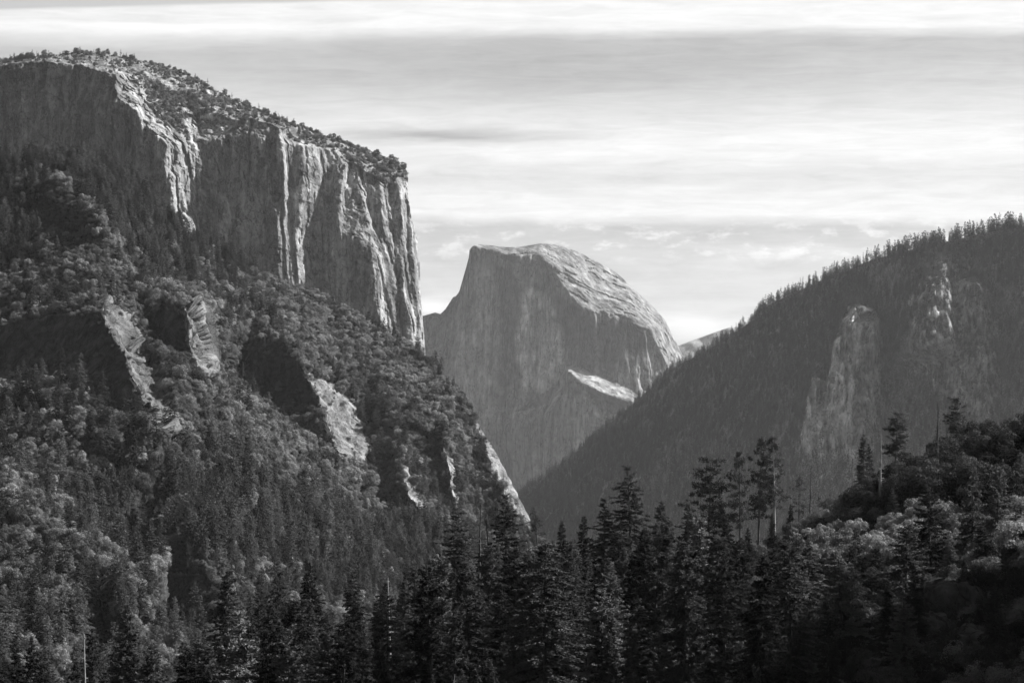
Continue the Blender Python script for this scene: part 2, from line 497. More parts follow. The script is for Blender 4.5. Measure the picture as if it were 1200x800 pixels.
dome_lines = [
    hl([(430, 360), (496, 364), (516, 364), (531, 344), (545, 310), (546, 292), (556, 284)], [700, 560, 500, 420, 330, 310, 300]),
    hl([(556, 282), (592, 284), (620, 282), (640, 280), (670, 286), (700, 302), (738, 330), (780, 368), (810, 420), (890, 540)], [420, 480, 560, 600, 640, 680, 720, 760, 820, 900]),
    # rim of the cut face
    hl([(558, 288), (575, 294), (592, 298), (612, 299), (626, 297), (640, 306), (648, 318), (666, 342), (676, 358), (696, 366), (712, 371), (736, 372), (742, 388), (754, 393), (760, 386), (770, 406), (781, 428), (810, 470)],
       [260, 230, 205, 190, 170, 130, 105, 60, 30, 30, 40, 60, 55, 70, 95, 105, 115, 130]),
    # inner line on the dome
    hl([(640, 294), (672, 318), (700, 345), (740, 358), (770, 382), (790, 420)], [320, 260, 220, 240, 260, 300]),
    # the face
    hl([(520, 640), (530, 480), (545, 360), (556, 300)], [240, 280, 290, 275]),
    hl([(600, 640), (590, 480), (595, 380), (598, 310)], [90, 130, 160, 190]),
    hl([(610, 440), (612, 350), (616, 312)], [120, 140, 165]),
    hl([(655, 400), (640, 350), (632, 312)], [70, 105, 140]),
    hl([(666, 430), (680, 400), (690, 372)], [25, 20, 20]),
    hl([(700, 440), (720, 410), (726, 380)], [0, 15, 40]),
    # bright ledge: gentle ramp
    hl([(663, 428), (685, 436), (712, 447), (744, 460), (770, 470)], [10, -5, -15, -10, 0]),
    hl([(667, 437), (684, 449), (704, 459), (728, 467), (760, 478)], [-140, -160, -170, -160, -130]),
    # lower buttresses
    hl([(655, 445), (630, 470), (604, 482), (590, 500)], [0, 40, 70, 80]),
    hl([(668, 448), (670, 470), (672, 520), (674, 560)], [-160, -190, -215, -230]),
    hl([(686, 462), (704, 490), (706, 530)], [-140, -120, -140]),
    hl([(620, 500), (630, 540), (635, 600)], [-10, -60, -110]),
    hl([(430, 650), (660, 650), (900, 650)], [300, -150, 100]),
]
whx, why = warp(hx, hy, 1.4, 0.8, 8, 30, 40)
hY = 1 / blur(1 / tin(dome_lines, whx, why), 1.2)
hP = P3(hx, hy, hY)
x, y, z = hP[..., 0], hP[..., 1], hP[..., 2]
lit = polymask(hx, hy, [(558, 280), (560, 288), (592, 298), (626, 297), (640, 306), (648, 318), (666, 342), (676, 358), (696, 366), (736, 372), (742, 390), (754, 393), (760, 386), (770, 406), (790, 440), (900, 560), (900, 270)], 4, 3, 2)
crack = sstep(0.5, 0.8, fbm(x / 110, y / 110, z / 900 - x / 2500, 4, 6, ridged=True))
sheet = np.floor(3 * fbm(x / 260 + z / 220, y / 200, z / 60 + x / 190, 3, 18)) / 3
d = (1 - lit) * (45 * crack + 26 * fbm(x / 60, y / 60, z / 700, 4, 5, ridged=True) + 14 * fbm(x / 25, y / 25, z / 160, 4, 8) + 40 * fbm(x / 170, y / 170, z / 300, 4, 9))
d = d + lit * (45 * sheet + 16 * fbm(x / 45 + z / 60, y / 60, z / 140, 5, 15, ridged=True) + 34 * fbm(x / 140, y / 140, z / 90, 4, 17))
ramp_ = polymask(hx, hy, [(660, 426), (685, 433), (712, 444), (746, 459), (742, 472), (722, 470), (698, 462), (678, 450)], 3)
d = d * (1 - 0.8 * ramp_)
hP[..., 1] += d * sstep(0, 8, hy - interp(HD_TOP, hx) + 1)
hP[..., 2] += lit * 10 * fbm(x / 70, y / 70, z / 40, 4, 19) * sstep(0, 8, hy - interp(HD_TOP, hx))
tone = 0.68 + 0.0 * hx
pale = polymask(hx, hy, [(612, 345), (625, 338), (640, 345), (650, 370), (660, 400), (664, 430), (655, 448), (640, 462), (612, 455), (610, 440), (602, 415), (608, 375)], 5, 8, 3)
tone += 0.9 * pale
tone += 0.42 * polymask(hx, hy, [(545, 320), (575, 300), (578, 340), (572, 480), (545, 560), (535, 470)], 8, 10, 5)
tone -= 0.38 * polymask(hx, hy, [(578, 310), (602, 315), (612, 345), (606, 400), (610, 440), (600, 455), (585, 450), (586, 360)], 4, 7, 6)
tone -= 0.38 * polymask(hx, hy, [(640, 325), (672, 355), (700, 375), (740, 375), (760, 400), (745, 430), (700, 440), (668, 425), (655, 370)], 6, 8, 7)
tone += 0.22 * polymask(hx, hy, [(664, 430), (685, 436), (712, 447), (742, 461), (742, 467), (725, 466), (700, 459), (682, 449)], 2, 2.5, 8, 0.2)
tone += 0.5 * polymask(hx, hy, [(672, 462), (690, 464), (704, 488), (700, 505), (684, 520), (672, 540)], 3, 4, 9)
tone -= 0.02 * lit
rock = 1.0 - 0.75 * polymask(hx, hy, [(572, 294), (616, 301), (640, 310), (612, 312), (590, 306)], 3, 5, 4, 0.15) \
    - 0.8 * polymask(hx, hy, [(672, 420), (700, 430), (735, 448), (720, 440), (690, 410)], 4, 6, 4, 0.15) \
    - 0.8 * polymask(hx, hy, [(684, 452), (740, 468), (740, 490), (700, 480)], 4, 6, 4, 0.15) - 0.7 * polymask(hx, hy, [(655, 447), (604, 480), (600, 486), (640, 474)], 3, 5, 4, 0.15)
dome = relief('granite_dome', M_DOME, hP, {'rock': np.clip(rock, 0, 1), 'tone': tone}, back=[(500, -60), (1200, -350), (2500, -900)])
tag(dome, 'half-cut granite dome mountain hazy in the distance', kind='structure')

# ---- far hill behind ---------------------------------------------------
fx_, fy_ = edge_grid(690, [(690, 440), (780, 410), (800, 403), (830, 392), (850, 385), (858, 383), (864, 384), (880, 388), (940, 402), (1040, 440)],
                     [(690, 520), (1040, 520)], [(1040, 440), (1040, 520)], 120, 60)
fv = np.linspace(0, 1, 60)[:, None]
fY = 21000 - 1800 * fv + 260 * fbm(fx_ / 30, fy_ / 18, fx_ * 0, 4, 3)
fP = P3(fx_, fy_, fY)
far = relief('far_hill', M_FAR, fP, {'rock': sstep(0.35, 0.1, fv + 0.2 * fbm(fx_ / 12, fy_ / 12, fx_ * 0, 3, 8)) * 0.9, 'tone': 1 + 0 * fx_}, back=[(800, -100), (2500, -800)])
tag(far, 'far pale hill seen between the dome and the forested mountain', kind='structure')

# ---- shaded forested mountain ---------------------------------------------
MT_TOP = [(560, 612), (600, 588), (612, 574), (640, 556), (665, 538), (700, 508), (740, 475), (780, 438), (800, 425), (830, 409), (860, 391), (886, 372), (890, 362), (903, 356), (915, 350), (930, 343), (950, 334), (975, 323),
          (1000, 313), (1020, 305), (1050, 297), (1080, 289), (1110, 283), (1150, 274), (1185, 268), (1200, 266), (1240, 262), (1300, 260), (1500, 300)]
MT_BOT = [(560, 720), (1500, 720)]
mx_, my_ = edge_grid(560, MT_TOP, MT_BOT, [(1500, 300), (1500, 720)], 640, 330)
ml = [
    [(540, 600, 8400), (612, 562, 8300), (700, 500, 8000), (800, 415, 7600), (890, 350, 7250), (1000, 302, 6900), (1100, 272, 6700), (1200, 255, 6600), (1350, 245, 6600), (1520, 280, 6700)],
    [(540, 740, 7700), (700, 740, 7200), (900, 740, 6500), (1200, 740, 5900), (1520, 740, 5700)],
    [(700, 600, 7500), (800, 520, 7200), (900, 450, 6850), (945, 420, 6700)],
    # tall spire: outer foot line, its edge, rib, right edge, outer foot line
    [(984, 358, 6760), (976, 400, 6640), (970, 440, 6560), (962, 470, 6500), (940, 520, 6440), (932, 560, 6400)],
    [(993, 359, 6560), (987, 378, 6490), (981, 400, 6450), (978, 440, 6430), (972, 470, 6455), (966, 560, 6420)],
    [(1008, 357, 6520), (1003, 380, 6460), (1000, 440, 6440), (996, 560, 6370)],
    [(1026, 363, 6500), (1030, 376, 6470), (1031, 395, 6440), (1026, 440, 6460), (1020, 560, 6340)],
    [(1031, 361, 6720), (1036, 376, 6690), (1037, 396, 6640), (1040, 440, 6560), (1044, 560, 6400)],
    [(992, 353, 6720), (1010, 350, 6720), (1030, 356, 6740)],
    # lower companion spire
    [(957, 436, 6500), (950, 460, 6450), (946, 500, 6400), (942, 540, 6380)],
    [(964, 436, 6500), (962, 480, 6450), (960, 540, 6400)],
    # cathedral walls on the right
    [(1062, 400, 6420), (1075, 345, 6480), (1085, 320, 6520), (1100, 300, 6580)],
    [(1080, 400, 6330), (1092, 345, 6400), (1108, 330, 6430), (1112, 352, 6400), (1116, 400, 6330)],
    [(1122, 330, 6500), (1124, 360, 6450), (1128, 420, 6350)],
    [(1140, 328, 6470), (1150, 330, 6420), (1158, 345, 6400), (1160, 400, 6330), (1160, 480, 6250)],
    [(1150, 322, 6520), (1166, 338, 6500), (1172, 380, 6450), (1180, 480, 6330)],
    [(1115, 293, 6600), (1142, 298, 6590), (1146, 318, 6560)],
    [(1240, 330, 6350), (1240, 480, 6150)],
]
wmx, wmy = warp(mx_, my_, 2.0, 1.2, 12, 30, 40)
mY = 1 / blur(1 / tin(ml, wmx, wmy), 0.7)
mP = P3(mx_, my_, mY)
x, y, z = mP[..., 0], mP[..., 1], mP[..., 2]
dd = sstep(0, 10, my_ - interp(MT_TOP, mx_) + 1)
mrock = polymask(mx_, my_, [(994, 359), (1010, 357), (1030, 364), (1036, 396), (1034, 470), (1020, 620), (940, 640), (936, 520), (955, 438), (972, 446), (980, 400)], 1.6, 3, 3, 0.2) * (1 - 0.6 * sstep(470, 560, my_))
mrock = np.maximum(mrock, (0.62 + 0.5 * fbm(mx_ / 14, my_ / 22, mx_ * 0, 4, 14)) * polymask(mx_, my_, [(1066, 350), (1085, 318), (1100, 300), (1140, 300), (1144, 325), (1166, 338), (1172, 390), (1180, 460), (1160, 500), (1110, 470), (1060, 430)], 9, 22, 4, 0.05))
mrock = np.maximum(mrock, 0.62 * polymask(mx_, my_, [(890, 360), (960, 360), (975, 400), (950, 440), (900, 430), (860, 420)], 8, 14, 6, 0.08) * sstep(-0.1, 0.2, fbm(mx_ / 10, my_ / 12, mx_ * 0, 4, 12)))
mrock = np.maximum(mrock, 0.6 * sstep(0.1, 0.35, fbm(mx_ / 22, my_ / 34, mx_ * 0, 5, 33)) * (0.4 + 0.6 * sstep(400, 520, my_)))
d = 130 * fbm(x / 300, y / 260, z / 420, 5, 71) + 50 * fbm(x / 80, y / 80, z / 260, 5, 75, ridged=True) + 10 * fbm(x / 25, y / 25, z / 60, 4, 79)
d = d * (1 - 0.6 * mrock) + mrock * (26 * fbm(x / 30, y / 30, z / 300, 5, 81, ridged=True) + 24 * sstep(0.5, 0.8, fbm(x / 40, y / 40, z / 500, 3, 82, ridged=True)))
mP[..., 1] += d * dd
mtone = 1.0 + 0.7 * polymask(mx_, my_, [(994, 359), (1008, 357), (1010, 420), (1002, 560), (940, 600), (940, 500), (955, 438), (972, 446), (980, 400)], 4, 3, 7)
mtone += 0.5 * polymask(mx_, my_, [(1026, 440), (1030, 440), (1030, 470), (1025, 470)], 1.5)
mount = relief('forested_mountain', M_MOUNT, mP, {'rock': mrock, 'tone': mtone}, back=[(60, -2), (300, -40), (900, -250), (2200, -800)])
tag(mount, 'shaded forested mountain with pale rock spires in its flank', kind='structure')

# ---- wooded hillside ------------------------------------------------------
HS_TOP = [(-60, 196), (0, 194), (50, 196), (100, 196), (150, 212), (200, 262), (235, 288), (270, 303), (310, 325), (365, 343), (400, 361), (440, 386), (480, 409), (500, 421), (520, 443), (545, 472), (560, 496), (580, 526), (600, 564),
          (610, 585), (622, 608), (640, 645), (700, 730)]
HS_BOT = [(-60, 900), (300, 860), (500, 800), (700, 790)]
sx_, sy_ = edge_grid(-60, HS_TOP, HS_BOT, [(700, 730), (700, 790)], 600, 560)
hs = [
    [(-80, 186, 2560), (0, 184, 2560), (100, 186, 2680), (150, 202, 2800), (200, 250, 3000), (235, 278, 3150), (310, 316, 3400), (365, 334, 3550), (440, 377, 3450), (480, 400, 3300), (520, 434, 3000), (545, 464, 2850), (563, 490, 2760),
     (603, 558, 2600), (627, 606, 2550), (646, 640, 2530), (715, 730, 2500)],
    # lit brushy crest running down from the upper woods
    [(45, 206, 2330), (75, 228, 2230), (100, 258, 2160), (125, 288, 2120), (140, 320, 2080), (148, 345, 2040)],
    [(-80, 300, 2150), (0, 285, 2240), (40, 270, 2270)],
    [(-80, 372, 1990), (0, 374, 1980), (60, 366, 1930), (95, 360, 1895), (118, 364, 1860), (130, 378, 1830), (145, 397, 1800), (160, 435, 1745), (174, 468, 1690), (196, 506, 1630)],
    [(150, 362, 1960), (163, 395, 1900), (178, 430, 1830), (193, 465, 1765), (203, 500, 1705), (206, 520, 1690)],
    # foot of the dark cliff
    [(-80, 462, 1930), (0, 458, 1900), (70, 452, 1830), (105, 466, 1770), (150, 490, 1690), (190, 510, 1625)],
    [(-80, 470, 1780), (0, 468, 1760), (70, 464, 1730), (105, 478, 1690), (150, 503, 1640), (192, 524, 1600)],
    # pinnacle
    [(162, 366, 2030), (172, 392, 1980), (182, 414, 1930)],
    [(205, 358, 1950), (216, 352, 1900), (221, 370, 1880), (222, 392, 1865), (224, 414, 1850), (232, 440, 1845)],
    [(226, 356, 1965), (237, 367, 1950), (246, 395, 1935), (251, 430, 1915), (252, 446, 1900)],
    [(180, 345, 2120), (205, 347, 2150), (222, 345, 2200), (236, 352, 2300)],
    # ridge above the hollow and the hollow's wall
    [(236, 350, 2860), (262, 362, 2800), (290, 379, 2730), (320, 400, 2660), (350, 420, 2590), (365, 440, 2550), (375, 460, 2515), (386, 490, 2470), (397, 520, 2420), (410, 545, 2395), (428, 558, 2380)],
    [(253, 436, 2740), (270, 448, 2690), (300, 471, 2620), (330, 495, 2550), (345, 506, 2500), (370, 524, 2450), (392, 541, 2410)],
    [(255, 446, 2080), (272, 457, 2100), (302, 481, 2130), (332, 504, 2170), (347, 515, 2190), (372, 533, 2210), (396, 551, 2230), (430, 566, 2250)],
    # gully right of the lit rock, next ridge
    [(385, 425, 2760), (400, 440, 2700), (420, 465, 2650), (430, 490, 2600), (434, 520, 2550), (434, 555, 2500), (440, 585, 2440)],
    [(430, 402, 3050), (445, 425, 2860), (456, 450, 2720), (463, 490, 2570), (471, 530, 2450), (480, 570, 2350), (500, 614, 2290)],
    [(508, 520, 2560), (512, 560, 2500), (520, 600, 2440)],
    [(520, 500, 2560), (526, 540, 2480), (536, 580, 2410), (545, 612, 2360)],
    [(552, 540, 2580), (562, 575, 2530), (572, 612, 2480)],
    [(575, 540, 2580), (588, 580, 2500), (600, 615, 2450)],
    # lower slopes
    [(205, 540, 1620), (220, 600, 1560), (235, 650, 1500)],
    [(300, 560, 1860), (310, 620, 1740), (320, 700, 1620)],
    [(400, 600, 2060), (410, 650, 1960), (420, 720, 1850)],
    [(480, 640, 2180), (500, 700, 2080)],
    [(590, 650, 2380), (610, 720, 2260)],
    [(-80, 560, 1520), (0, 572, 1500), (60, 610, 1480), (105, 648, 1470), (140, 660, 1500)],
    [(-80, 575, 1330), (0, 586, 1310), (60, 622, 1280), (105, 662, 1250), (140, 705, 1215), (150, 745, 1200), (158, 800, 1180)],
    # shaded bluff among the lower trees
    [(150, 656, 1530), (200, 649, 1500), (240, 660, 1470), (262, 690, 1455)],
    [(152, 742, 1480), (195, 750, 1460), (240, 740, 1440), (258, 720, 1440)],
    [(150, 762, 1330), (220, 768, 1340), (300, 760, 1400)],
    [(-80, 920, 950), (0, 910, 960), (150, 910, 1020), (300, 880, 1200), (500, 820, 1700), (715, 810, 2100)],
]
wsx, wsy = warp(sx_, sy_, 6.0, 1.3, 15, 42, 42)
sY = 1 / blur(1 / tin(hs, wsx, wsy), 0.8)
sP = P3(sx_, sy_, sY)
x, y, z = sP[..., 0], sP[..., 1], sP[..., 2]
R_A = [(112, 334), (134, 338), (154, 374), (166, 396), (186, 438), (203, 476), (206, 510), (188, 514), (168, 472), (147, 408), (126, 380)]
R_B = [(205, 355), (218, 346), (243, 364), (252, 395), (254, 446), (238, 448), (222, 416), (210, 402)]
R_C = [(362, 438), (385, 440), (421, 476), (433, 520), (430, 558), (405, 545), (385, 502), (371, 467)]
R_D = [(548, 484), (561, 490), (600, 558), (626, 608), (608, 608), (590, 575), (570, 545)]
R_E = [(468, 535), (483, 545), (500, 602), (482, 602)]
R_F = [(516, 505), (535, 530), (545, 604), (526, 604), (520, 560)]
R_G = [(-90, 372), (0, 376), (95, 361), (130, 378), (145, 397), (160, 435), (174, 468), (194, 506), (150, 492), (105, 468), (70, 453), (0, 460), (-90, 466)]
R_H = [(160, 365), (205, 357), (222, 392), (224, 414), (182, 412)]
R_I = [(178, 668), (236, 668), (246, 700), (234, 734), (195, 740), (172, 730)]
hrock = np.zeros_like(sx_)
brk = fbm(sx_ / 7, sy_ / 9, sx_ * 0, 4, 203)
for q, s, b in ((R_A, 1, .12), (R_B, 1, .15), (R_C, 1, .25), (R_D, .95, .7), (R_E, .95, .7), (R_F, .9, .9)):
    hrock = np.maximum(hrock, s * sstep(0.3, 0.6, polymask(wsx, wsy, q, 5, 7, len(q), 0.10) + b * brk) * polymask(wsx, wsy, q, 6, 7, len(q), 0.10))
out = sstep(0.34, 0.46, fbm(x / 34, y / 34, z / 34, 5, 88)) * sstep(-0.05, 0.2, fbm(x / 260, y / 260, z / 200, 3, 89))
hrock = np.maximum(hrock, 0.75 * out)
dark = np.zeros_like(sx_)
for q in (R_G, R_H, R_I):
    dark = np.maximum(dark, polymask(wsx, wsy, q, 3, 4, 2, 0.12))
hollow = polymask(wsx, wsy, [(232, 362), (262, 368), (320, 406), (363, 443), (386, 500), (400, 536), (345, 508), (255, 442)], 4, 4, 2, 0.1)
bare = np.maximum(hrock, dark)
d = (1 - bare) * (30 * fbm(x / 190, y / 190, z / 150, 4, 90) + 16 * fbm(x / 80, y / 90, z / 90, 5, 91) + 4 * fbm(x / 20, y / 20, z / 20, 3, 93)) \
    + hrock * (2.5 * fbm(x / 6, y / 6, z / 14, 4, 98, ridged=True) + 6 * fbm(x / 18, y / 18, z / 45, 4, 95, ridged=True) + 12 * fbm(x / 40, y / 40, z / 50, 4, 97)) + dark * (5 * fbm(x / 14, y / 14, z / 90, 4, 99, ridged=True))
k = sstep(0, 12, sy_ - interp(HS_TOP, sx_))
sm = np.stack([blur(sP[..., q], 5.0) for q in range(3)], -1); nn = normals(sm); nn *= np.sign(nn[..., 1:2] * -1 + 1e-9)
sP += nn * (-d * (0.15 + 0.85 * k))[..., None]
sP[..., 0] += hrock * (2.2 * fbm(x / 6, y / 6, z / 7, 4, 196) + 4 * fbm(x / 16, y / 16, z / 22, 3, 197))
sP[..., 2] += (1 - bare) * 4 * fbm(x / 30, y / 30, z / 30, 4, 94) * k + hrock * (1.5 * fbm(x / 9, y / 9, z / 9, 3, 96) + 1.2 * fbm(x / 3, y / 3, z / 3, 3, 96))
htone = (0.85 - 0.4 * polymask(wsx, wsy, R_A, 5) - 0.25 * polymask(wsx, wsy, R_B, 5) - 0.22 * polymask(wsx, wsy, R_C, 8)) * (1 - 0.75 * np.maximum(dark, 0.8 * hollow))  # dark faces and hollow: stained stone plus shade painted into the tone
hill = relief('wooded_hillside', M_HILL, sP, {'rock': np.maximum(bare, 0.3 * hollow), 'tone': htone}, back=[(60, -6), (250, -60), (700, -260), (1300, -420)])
tag(hill, 'steep wooded hillside with rock ribs below the cliff', kind='structure')

# ---- valley floor -----------------------------------------------------
gx, gy = np.meshgrid(np.linspace(-30000, 30000, 90), np.linspace(-6000, 40000, 90))
gz = -620 + 10 * fbm(gx / 4000, gy / 4000, gx * 0, 3, 4)
ground = link('ground', mesh_np('ground', np.stack([gx, gy, gz], -1).reshape(-1, 3), [grid_faces(90, 90)], M_NEAR, {'rock': gx * 0, 'tone': gx * 0 + 1}, True))
tag(ground, 'dark valley floor far below', kind='structure')

# ---- near hill (a true heightfield) ----------------------------------------
near_pts = [(1500, 420, 560), (1350, 450, 545), (1200, 512, 520), (1150, 512, 530), (1100, 535, 540), (1050, 560, 560), (1000, 596, 565), (940, 640, 570), (900, 662, 580), (800, 690, 600), (700, 708, 620), (600, 722, 640), (500, 742, 650),
            (400, 762, 640), (200, 806, 600), (0, 850, 560), (-200, 890, 540)]
near_mid = [(1500, 520, 420), (1350, 570, 415), (1200, 662, 410), (1100, 672, 415), (1000, 700, 425), (900, 722, 440), (800, 742, 455), (600, 780, 475), (300, 838, 470), (0, 890, 450), (-200, 930, 440)]
near_low = [(1500, 640, 300), (1200, 800, 300), (1000, 835, 310), (800, 850, 330), (600, 870, 340), (300, 920, 340), (0, 960, 330), (-200, 980, 330)]
pts = []
for ln in (near_pts, near_mid, near_low):
    pts.append([tuple(P3(*p)) for p in ln])
lines = [[(p[0], p[1], p[2]) for p in ln] for ln in pts]
lines.append([(-500, 720, -185), (-200, 740, -185), (0, 760, -170), (150, 720, -150), (300, 700, -110), (520, 700, -60)])
lines.append([(128, 455, -14), (124, 400, -16), (112, 340, -20), (95, 280, -24), (80, 200, -24)])
lines.append([(260, 560, 70), (250, 470, 93), (245, 405, 142), (235, 330, 138), (230, 240, 110)])  # unseen rise beyond the frame, added to shade the lower foreground
lines.append([(600, 600, 160), (600, 300, 230)])
lines.append([(-500, 1000, -330), (0, 1000, -330), (700, 1000, -330)])
lines.append([(-500, 160, -60), (-100, 150, -38), (0, 140, -30), (72, 150, -26), (220, 150, 70), (600, 150, 190)])
nx, ny = np.meshgrid(np.linspace(-420, 520, 236), np.linspace(120, 1000, 221))
nz = blur(tin(lines, nx, ny), 2.0)
nz = nz + 2.0 * fbm(nx / 30, ny / 30, nx * 0, 4, 7) + 0.6 * fbm(nx / 6, ny / 6, nx * 0, 3, 8)
near = link('near_hill', mesh_np('near_hill', np.stack([nx, ny, nz], -1).reshape(-1, 3), [grid_faces(*nx.shape)], M_NEAR, {'rock': nx * 0 + 0.1, 'tone': nx * 0 + 1}, True))
tag(near, 'dark hill under the near forest', kind='structure')


def near_z(x, y):
    fx = np.clip((x + 420) / 940 * 235, 0, 234.999); fy = np.clip((y - 120) / 880 * 220, 0, 219.999)
    i, j = int(fx), int(fy); a, b = fx - i, fy - j
    return (nz[j, i] * (1 - a) + nz[j, i + 1] * a) * (1 - b) + (nz[j + 1, i] * (1 - a) + nz[j + 1, i + 1] * a) * b


# ================================================================== TREES
class Geo:
    def __init__(s): s.v = []; s.t = []; s.q = []; s.n = 0
    def tube(s, pts, rad, sides=5):
        pts = np.asarray(pts, float); n = len(pts)
        ring = np.linspace(0, 2 * math.pi, sides, endpoint=False)
        d = np.gradient(pts, axis=0); d /= np.linalg.norm(d, axis=1, keepdims=True) + 1e-9
        ref = np.where(np.abs(d[:, 2:3]) > 0.9, np.array([[1.0, 0, 0]]), np.array([[0, 0, 1.0]]))
        a = np.cross(d, ref); a /= np.linalg.norm(a, axis=1, keepdims=True) + 1e-9
        b = np.cross(d, a)
        V = pts[:, None, :] + (a[:, None, :] * np.cos(ring)[None, :, None] + b[:, None, :] * np.sin(ring)[None, :, None]) * np.asarray(rad)[:, None, None]
        i = np.arange(n * sides).reshape(n, sides) + s.n
        j = np.roll(i, -1, axis=1)
        s.q.append(np.stack([i[:-1], j[:-1], j[1:], i[1:]], -1).reshape(-1, 4))
        s.v.append(V.reshape(-1, 3)); s.n += n * sides
    def blades(s, base, direc, side, length, width):
        """rhombic leaf sprays: base (n,3), unit direction, unit side, length (n,), width (n,)"""
        n = len(base)
        L = direc * length[:, None]; W = side * width[:, None] * 0.5
        V = np.stack([base, base + L * 0.45 + W, base + L, base + L * 0.45 - W], 1)
        i = np.arange(n * 4).reshape(n, 4) + s.n
        s.q.append(i); s.v.append(V.reshape(-1, 3)); s.n += n * 4
    def mesh(s, name, mat, smooth=False):
        return mesh_np(name, np.concatenate(s.v), [np.concatenate(s.q)], mat, None, smooth)


def unit(a):
    return a / (np.linalg.norm(a, axis=-1, keepdims=True) + 1e-9)


def conifer(rs, H=30.0, Rm=4.5, base=0.08, whorl=0.75, shape=0.85, spray=0.9, per=7, gaps=0.1, droop=0.25, flat=False, ragged=0.25, dens=1.0, fan=3, lean=0.0):
    """trunk geo, crown geo: whorls of branches, each carrying fans of needle sprays"""
    tr, cr = Geo(), Geo()
    n = 12
    zz = np.linspace(0, H, n)
    bend = np.stack([np.sin(zz / H * 2.5 + rs.rand() * 6) * 0.012 * H + lean * zz, np.cos(zz / H * 2 + rs.rand() * 6) * 0.012 * H, zz], 1)
    bend -= [bend[0, 0], bend[0, 1], 0]
    tr.tube(bend, np.interp(zz / H, [0, 0.05, 1], [H * 0.018, H * 0.014, H * 0.0016]), 7)
    B, D, S, L, W = [], [], [], [], []
    h = base * H
    while h < H * 0.985:
        t = (h / H - base) / (1 - base)
        if flat:      # open irregular pine crown
            Rr = Rm * (0.55 + 0.45 * math.sin(min(1, t * 1.15 + 0.12) * math.pi) if t < 0.85 else (0.7 - (t - 0.85) * 3.2))
        else:
            Rr = Rm * (1 - t) ** shape + 0.25
            if t < 0.12: Rr *= 0.6 + 0.4 * t / 0.12
        Rr = max(Rr, 0.4)
        nb = rs.poisson(per * (0.6 + 0.4 * (1 - t))) if not flat else rs.poisson(per * 0.7)
        cx_ = np.interp(h, zz, bend[:, 0]); cy_ = np.interp(h, zz, bend[:, 1])
        for b in range(max(nb, 2)):
            if rs.rand() < gaps: continue
            az = rs.rand() * 2 * math.pi
            ln = Rr * (1 + ragged * rs.randn() * 0.8)
            ln = max(0.3, ln)
            el = (0.55 * (t - 0.45) + 0.2 * rs.randn()) if not flat else (0.02 + 0.5 * (t - 0.3) + 0.28 * rs.randn())
            z0 = h + rs.rand() * whorl
            k = max(3, int(ln / 0.9) + 2)
            s_ = np.linspace(0, 1, k)
            hd = np.array([math.cos(az), math.sin(az)])
            p = np.empty((k, 3))
            p[:, 0] = cx_ + hd[0] * s_ * ln; p[:, 1] = cy_ + hd[1] * s_ * ln
            p[:, 2] = z0 + ln * (math.sin(el) * s_ - droop * s_ ** 2 + 0.12 * s_ ** 3)
            if ln > 1.0 and fan > 1:
                tr.tube(p, np.linspace(0.012 * ln + 0.02, 0.01, k), 3)
            # needle sprays along the outer part
            m = max(2, int(ln * 2.6 * dens / max(spray, 0.4)))
            q0 = 0.12 if not flat else 0.35
            if flat:
                ncl = max(2, int(ln / 0.8)); m = ncl * 7
            q = q0 + (1 - q0) * rs.rand(m) ** 0.8
            bp = np.stack([np.interp(q, s_, p[:, i]) for i in range(3)], 1)
            if flat:   # tufts of needles in rounded clumps
                qc = q0 + (1.02 - q0) * rs.rand(ncl) ** 0.7
                cc = np.stack([np.interp(qc, s_, p[:, i]) for i in range(3)], 1) + rs.randn(ncl, 3) * [0.35, 0.35, 0.15]
                bp = np.repeat(cc, 7, 0) + rs.randn(m, 3) * [0.32, 0.32, 0.2]
            out = np.array([hd[0], hd[1], 0])
            sd = np.array([-hd[1], hd[0], 0])
            for f in range(fan):
                ang = rs.uniform(-1.15, 1.15, m) if not flat else rs.uniform(-2.6, 2.6, m)
                dr = unit(out[None] * np.cos(ang)[:, None] + sd[None] * np.sin(ang)[:, None] + np.array([0, 0, 1.0])[None] * (rs.randn(m) * (0.4 if not flat else 0.5) - (0.12 if not flat else -0.25))[:, None])
                up = unit(np.stack([rs.randn(m) * 0.5, rs.randn(m) * 0.5, np.ones(m)], 1))
                sv = unit(np.cross(dr, up))
                le = spray * rs.uniform(0.55, 1.25, m) * (0.6 + 0.4 * min(1, ln / 1.5))
                B.append(bp + rs.randn(m, 3) * 0.08); D.append(dr); S.append(sv); L.append(le); W.append(le * rs.uniform(0.26, 0.5, m))
        h += whorl * rs.uniform(0.7, 1.3)
    if not flat:  # leader
        m = 8
        B.append(np.stack([np.full(m, bend[-1, 0]), np.full(m, bend[-1, 1]), H - rs.rand(m) * 1.2], 1)); D.append(unit(np.stack([rs.randn(m) * 0.4, rs.randn(m) * 0.4, np.ones(m)], 1)))
        S.append(unit(np.stack([rs.randn(m), rs.randn(m), 0 * np.ones(m)], 1))); L.append(np.full(m, spray * 0.8)); W.append(np.full(m, spray * 0.25))
    cr.blades(np.concatenate(B), np.concatenate(D), np.concatenate(S), np.concatenate(L), np.concatenate(W))
    return tr, cr


